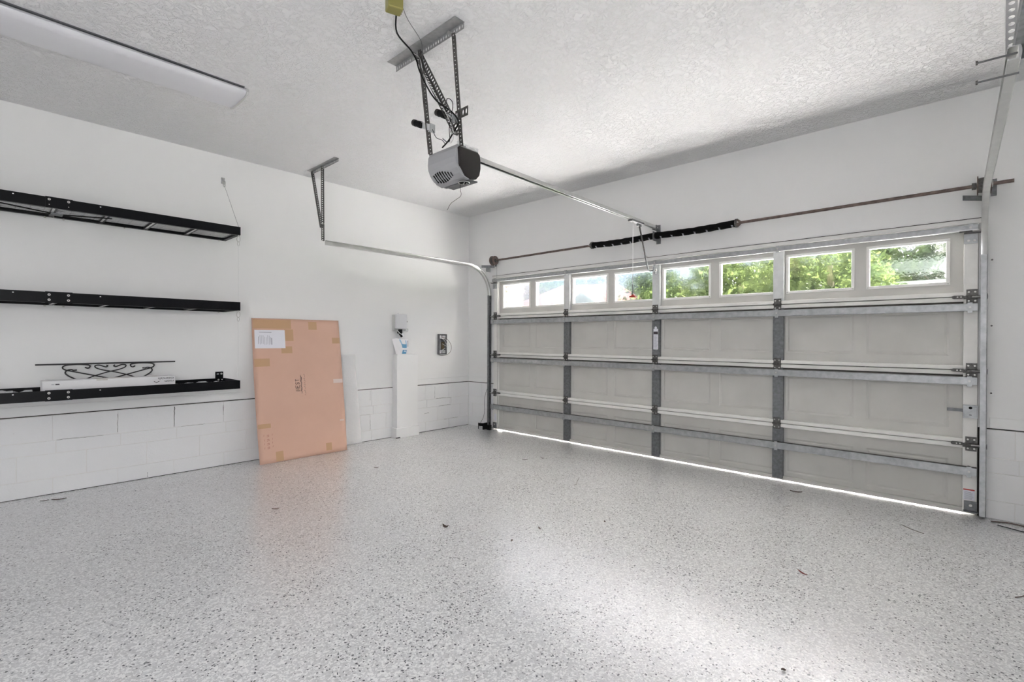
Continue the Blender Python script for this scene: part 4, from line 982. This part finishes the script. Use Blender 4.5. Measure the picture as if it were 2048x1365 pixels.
# photo-eye bracket at the bottom corner, with its wire
ps = thing('photo_eye', 'black photo-eye bracket at the foot of the track by the corner', 'sensor', (.46, -.08, 0))
MB().box(.36, -.14, .045, .46, -.13, .085, 'blackm').box(.36, -.14, .0, .368, -.13, .06, 'blackm').box(.45, -.14, .0, .47, -.02, .09, 'blackm').obj('bracket', ps, bevel=0.002)
MB().cyl((.40, -.15, .065), (.44, -.12, .065), .022, 'blackm', 14).box(.50, -.11, .0, .56, -.07, .07, 'blackm').obj('eye', ps, bevel=0.002)
MB().box(.39, -.148, .028, .445, -.140, .042, 'encl').obj('lens_strip', ps)
cord('low_voltage_wire', 'thin dark wire running down the wall beside the track to the photo-eye', [(.43, -.004, .62), (.40, -.004, .55), (.355, -.004, .44), (.345, -.004, .33), (.35, -.004, .24), (.325, -.004, .14), (.27, -.004, .06), (.245, -.006, .012)], .0022, 'blackm')
cord('floor_wire', 'dark wire lying on the floor beside the lock-side track foot', [(5.50, -.10, .006), (5.56, -.07, .006), (5.60, -.06, .006), (5.66, -.075, .006), (5.74, -.09, .006), (5.85, -.10, .006)], .005, 'rust')
cord('floor_wire', 'thin black wire trailing over the floor toward the frame edge', [(5.53, -.16, .004), (5.60, -.19, .004), (5.68, -.22, .004), (5.80, -.24, .004)], .003, 'blackm')

# ================================================================ FLOOR LITTER
def leaf(x, y, ang, L, w_, m, label, curl=.3, cat='leaf'):
    vs = []; n = 7
    for i in range(n):
        t_ = i / (n - 1); hw = w_ * math.sin(PI * (t_ * .9 + .05)); z = .003 + curl * L * (t_ - .5) ** 2 * 1.2
        for q in (-1, 0, 1): vs.append((x + math.cos(ang) * L * (t_ - .5) - math.sin(ang) * hw * q, y + math.sin(ang) * L * (t_ - .5) + math.cos(ang) * hw * q, z + abs(q) * .4 * w_))
    fs = []
    for i in range(n - 1):
        for q in range(2): fs.append((i * 3 + q, i * 3 + q + 1, i * 3 + q + 4, i * 3 + q + 3))
    o = MB().add(vs, fs, m).obj('dry_leaf', loc=(x, y, 0)); so = o.modifiers.new('t', 'SOLIDIFY'); so.thickness = .001
    return tag(o, label, cat, group='dead leaves and bits on the floor')
leaf(2.835, -2.765, .3, .045, .016, 'leafb', 'curled dark brown leaf, the largest one in mid floor', 1.2)
leaf(1.659, -3.395, .8, .05, .008, 'leafb', 'thin brown leaf on the floor in front of the lowest shelf')
leaf(4.724, -1.86, -.6, .065, .007, 'leafr', 'narrow dark red leaf on the open floor toward the lock side of the door')
leaf(4.344, -.296, .2, .09, .012, 'leafb', 'brown leaf close to the bright gap, between the last two door stiles')
leaf(.239, -4.451, 1.2, .09, .012, 'leafb', 'dark leaf at the foot of the block wall near the frame edge', .2)
leaf(.20, -4.53, 1.4, .05, .008, 'leafb', 'smaller dark bit beside the leaf at the block wall foot', .2)
leaf(2.012, -1.026, .9, .06, .006, 'leafb', 'tiny curled twig on the floor in front of the first door stile')
leaf(2.10, -.85, .2, .04, .006, 'leafb', 'tiny brown bit on the floor nearest the first door stile')
leaf(4.858, -2.786, .5, .018, .008, 'leafb', 'small black crumb at the bottom edge of the photo', .1)
leaf(3.55, -1.95, -.9, .035, .006, 'leafb', 'short dark sliver inside the shiny streak on the floor')
leaf(3.30, -2.35, -.6, .05, .006, 'leafb', 'curved grey sliver at the corner of the bright reflection')
leaf(3.30, -2.62, -.9, .03, .007, 'leafb', 'short dark leaf just below the bright reflection')
leaf(1.175, -2.262, .5, .05, .008, 'leafb', 'thin dark leaf on the floor in front of the cardboard sheet')
tw = MB().tube(spline([(5.62, -1.20, .003), (5.60, -1.30, .003), (5.575, -1.38, .004), (5.545, -1.42, .003)], 4), .0025, 'leafb', 5).obj('twig', smooth=True, loc=(5.6, -1.3, 0)); tag(tw, 'curved dark twig on the floor at the frame edge', 'twig')
tw = MB().tube(spline([(2.80, -1.18, .003), (2.86, -1.30, .003), (2.90, -1.36, .004), (2.90, -1.40, .003)], 4), .0016, 'leafb', 5).obj('twig', smooth=True, loc=(2.85, -1.3, 0)); tag(tw, 'long thin twig on the floor opposite the second door stile', 'twig')
tw = MB().tube(spline([(5.05, -.60, .003), (5.11, -.66, .003), (5.17, -.70, .004)], 4), .0018, 'leafb', 5).obj('twig', smooth=True, loc=(5.1, -.65, 0)); tag(tw, 'thin straight twig on the shaded floor near the lock side', 'twig')

# ================================================================ OUTSIDE
g = MB().box(-40, 0.03, -.2, 45, 60, -.012, 'lawn').obj('lawn_ground'); tag(g, 'green lawn beyond the driveway', 'lawn', kind='structure')
g = MB().box(-1.5, 0.03, -.15, 8.0, 13.0, -.004, 'conc').obj('driveway'); tag(g, 'sunlit pale concrete driveway seen in the gap below the door', 'driveway', kind='structure')
e = MB().box(-1, TH, 2.36, 7, .75, 2.46, 'fascia').box(-1, TH, H + .15, 7, TH + .01, 2.4, 'stucco').obj('sun_shade_eave'); tag(e, 'unseen roof eave added outside to keep sun off the panes', 'eave', kind='structure')  # unseen eave shaped to block direct sun from the panes

hs = thing('neighbour_house', 'house with a low pinkish shingle roof seen through the panes by the corner', 'house', (-17, 26, 0))
MB().box(-24, 25.5, 0, -11, 33, 3.3, 'stucco').obj('house_wall', hs)
MB().add([(-25, 24.6, 3.2), (-12.5, 24.6, 3.2), (-12.5, 34, 3.2), (-25, 34, 3.2), (-20.5, 29.5, 6.0), (-15.0, 29.5, 5.8)], [(0, 1, 5, 4), (1, 2, 5), (2, 3, 4, 5), (3, 0, 4), (0, 3, 2, 1)], 'roof').obj('hip_roof', hs)
MB().prism([(-15.9, 3.2), (-11.4, 3.2), (-13.6, 4.55)], (0, 22.6, 0), (1, 0, 0), (0, 0, 1), (0, 6, 0), 'roof').obj('gable_roof', hs)
MB().box(-15.5, 22.9, 0, -11.8, 26, 3.3, 'stucco').add([(-15.5, 22.88, 3.25), (-11.8, 22.88, 3.25), (-13.6, 22.88, 4.35)], [(0, 1, 2)], 'stucco').obj('gable_wall', hs)
for a, b in (((-15.95, 3.15), (-13.6, 4.6)), ((-11.35, 3.15), (-13.6, 4.6))):
    va, vb = Vector((a[0], 22.5, a[1])), Vector((b[0], 22.5, b[1])); d = (vb - va) / 2
    MB().obox((va + vb) / 2, d, (0, .05, 0), (0, 0, .11), 'fascia').obj('rake_board', hs)
h2 = thing('neighbour_house', 'low pale roof seen through the pane nearest the lock side', 'house', (5, 26, 0))
MB().box(2.6, 24.6, 0, 12, 32, 3.6, 'stucco').obj('house_wall', h2)
MB().box(2.0, 24.0, 3.55, 13, 33, 4.02, 'fascia').obj('flat_roof', h2)

def tree(label, x, y, r, zc, nl, mats, seed, rz=1.0, ls=1.0):
    rnd = random.Random(seed); o = thing('tree', label, 'tree', (x, y, -.012), group='trees beyond the driveway')
    MB().tube([(x, y, -.05), (x + .1, y, zc * .5), (x, y + .1, zc)], [.24, .18, .1], 'bark', 8).obj('trunk', o, smooth=True)
    mb = MB(); cl = [(x + rnd.uniform(-.75, .75) * r, y + rnd.uniform(-.5, .5) * r, zc + rnd.uniform(-.75, .75) * r * rz, rnd.uniform(.22, .42) * r) for _ in range(26)]
    for i in range(nl):
        c = rnd.choice(cl); v = Vector((rnd.gauss(0, 1), rnd.gauss(0, 1), rnd.gauss(0, 1))).normalized() * c[3] * rnd.uniform(.55, 1.05)
        p_ = Vector(c[:3]) + v; a = Vector((rnd.gauss(0, 1), rnd.gauss(0, 1), rnd.gauss(0, 1))).normalized(); b = a.cross(Vector((rnd.gauss(0, 1), rnd.gauss(0, 1), rnd.gauss(0, 1)))).normalized()
        L_ = rnd.uniform(.10, .19) * ls; mb.add([p_ - a * L_, p_ + b * L_ * .45, p_ + a * L_, p_ - b * L_ * .45], [(0, 1, 2, 3)], mats[min(int(rnd.random() * len(mats)), len(mats) - 1)])
    mb.obj('crown', o)
tree('sparse tree seen over the pinkish roof by the corner', -29.5, 38, 5.0, 7.5, 3200, ['leaf2', 'leaf3'], 1, 1.0, 1.8)
tree('leafy tree rising behind the ridge of the pinkish roof', -18.5, 37, 4.6, 7.6, 3200, ['leaf2', 'leaf3', 'leaf1'], 2, 1.0, 1.8)
tree('dense dark tree behind the small gable', -9.4, 28.5, 3.1, 6.0, 3600, ['leaf2', 'leaf3'], 3)
tree('bright green tree filling the fourth pane', -5.6, 20, 3.3, 4.9, 4200, ['leaf1', 'leaf2', 'leaf3'], 4)
tree('mid green tree filling the fifth pane', -2.4, 20.5, 3.1, 5.2, 4200, ['leaf2', 'leaf3', 'leaf1'], 5)
tree('sunlit bright green tree in the sixth pane, nearest the door', -1.0, 15.0, 2.3, 3.4, 3600, ['leaf1', 'leaf1', 'leaf2'], 6)
tree('sunlit tree with loose foliage in the seventh pane', 1.5, 17.5, 2.7, 4.2, 4200, ['leaf1', 'leaf2', 'leaf3'], 7)
tree('dark bluish green tree in the pane by the lock side', 3.4, 40.0, 5.4, 6.9, 4600, ['leaf3', 'leaf2', 'leaf3'], 8, 1.0, 2.1)
tree('pale bushy tree low in the last pane', 1.9, 22.5, 2.2, 3.6, 2600, ['leaf1', 'leaf2'], 9)
for k, (x, lab) in enumerate(((-50, 'tall tree at the far end of the treeline, beyond the corner side'), (-41, 'tall dark tree far behind the pinkish roof'), (-32.5, 'tall dark tree rising over the ridge far behind'), (-24, 'tall tree far behind the small gable'), (-16.5, 'tall grey-green tree far behind the fourth pane'), (-9.5, 'tall dark tree far behind the fifth pane'), (-3, 'tall tree far behind the sixth and seventh panes'), (5.5, 'tall hazy tree far behind the lock-side pane'))):
    tree(lab, x, 47 + (k % 2) * 4, 5.6, 6.4, 3400, ['leaf3', 'leaf2'], 20 + k, 1.0, 2.1)
bpy.context.view_layer.update()
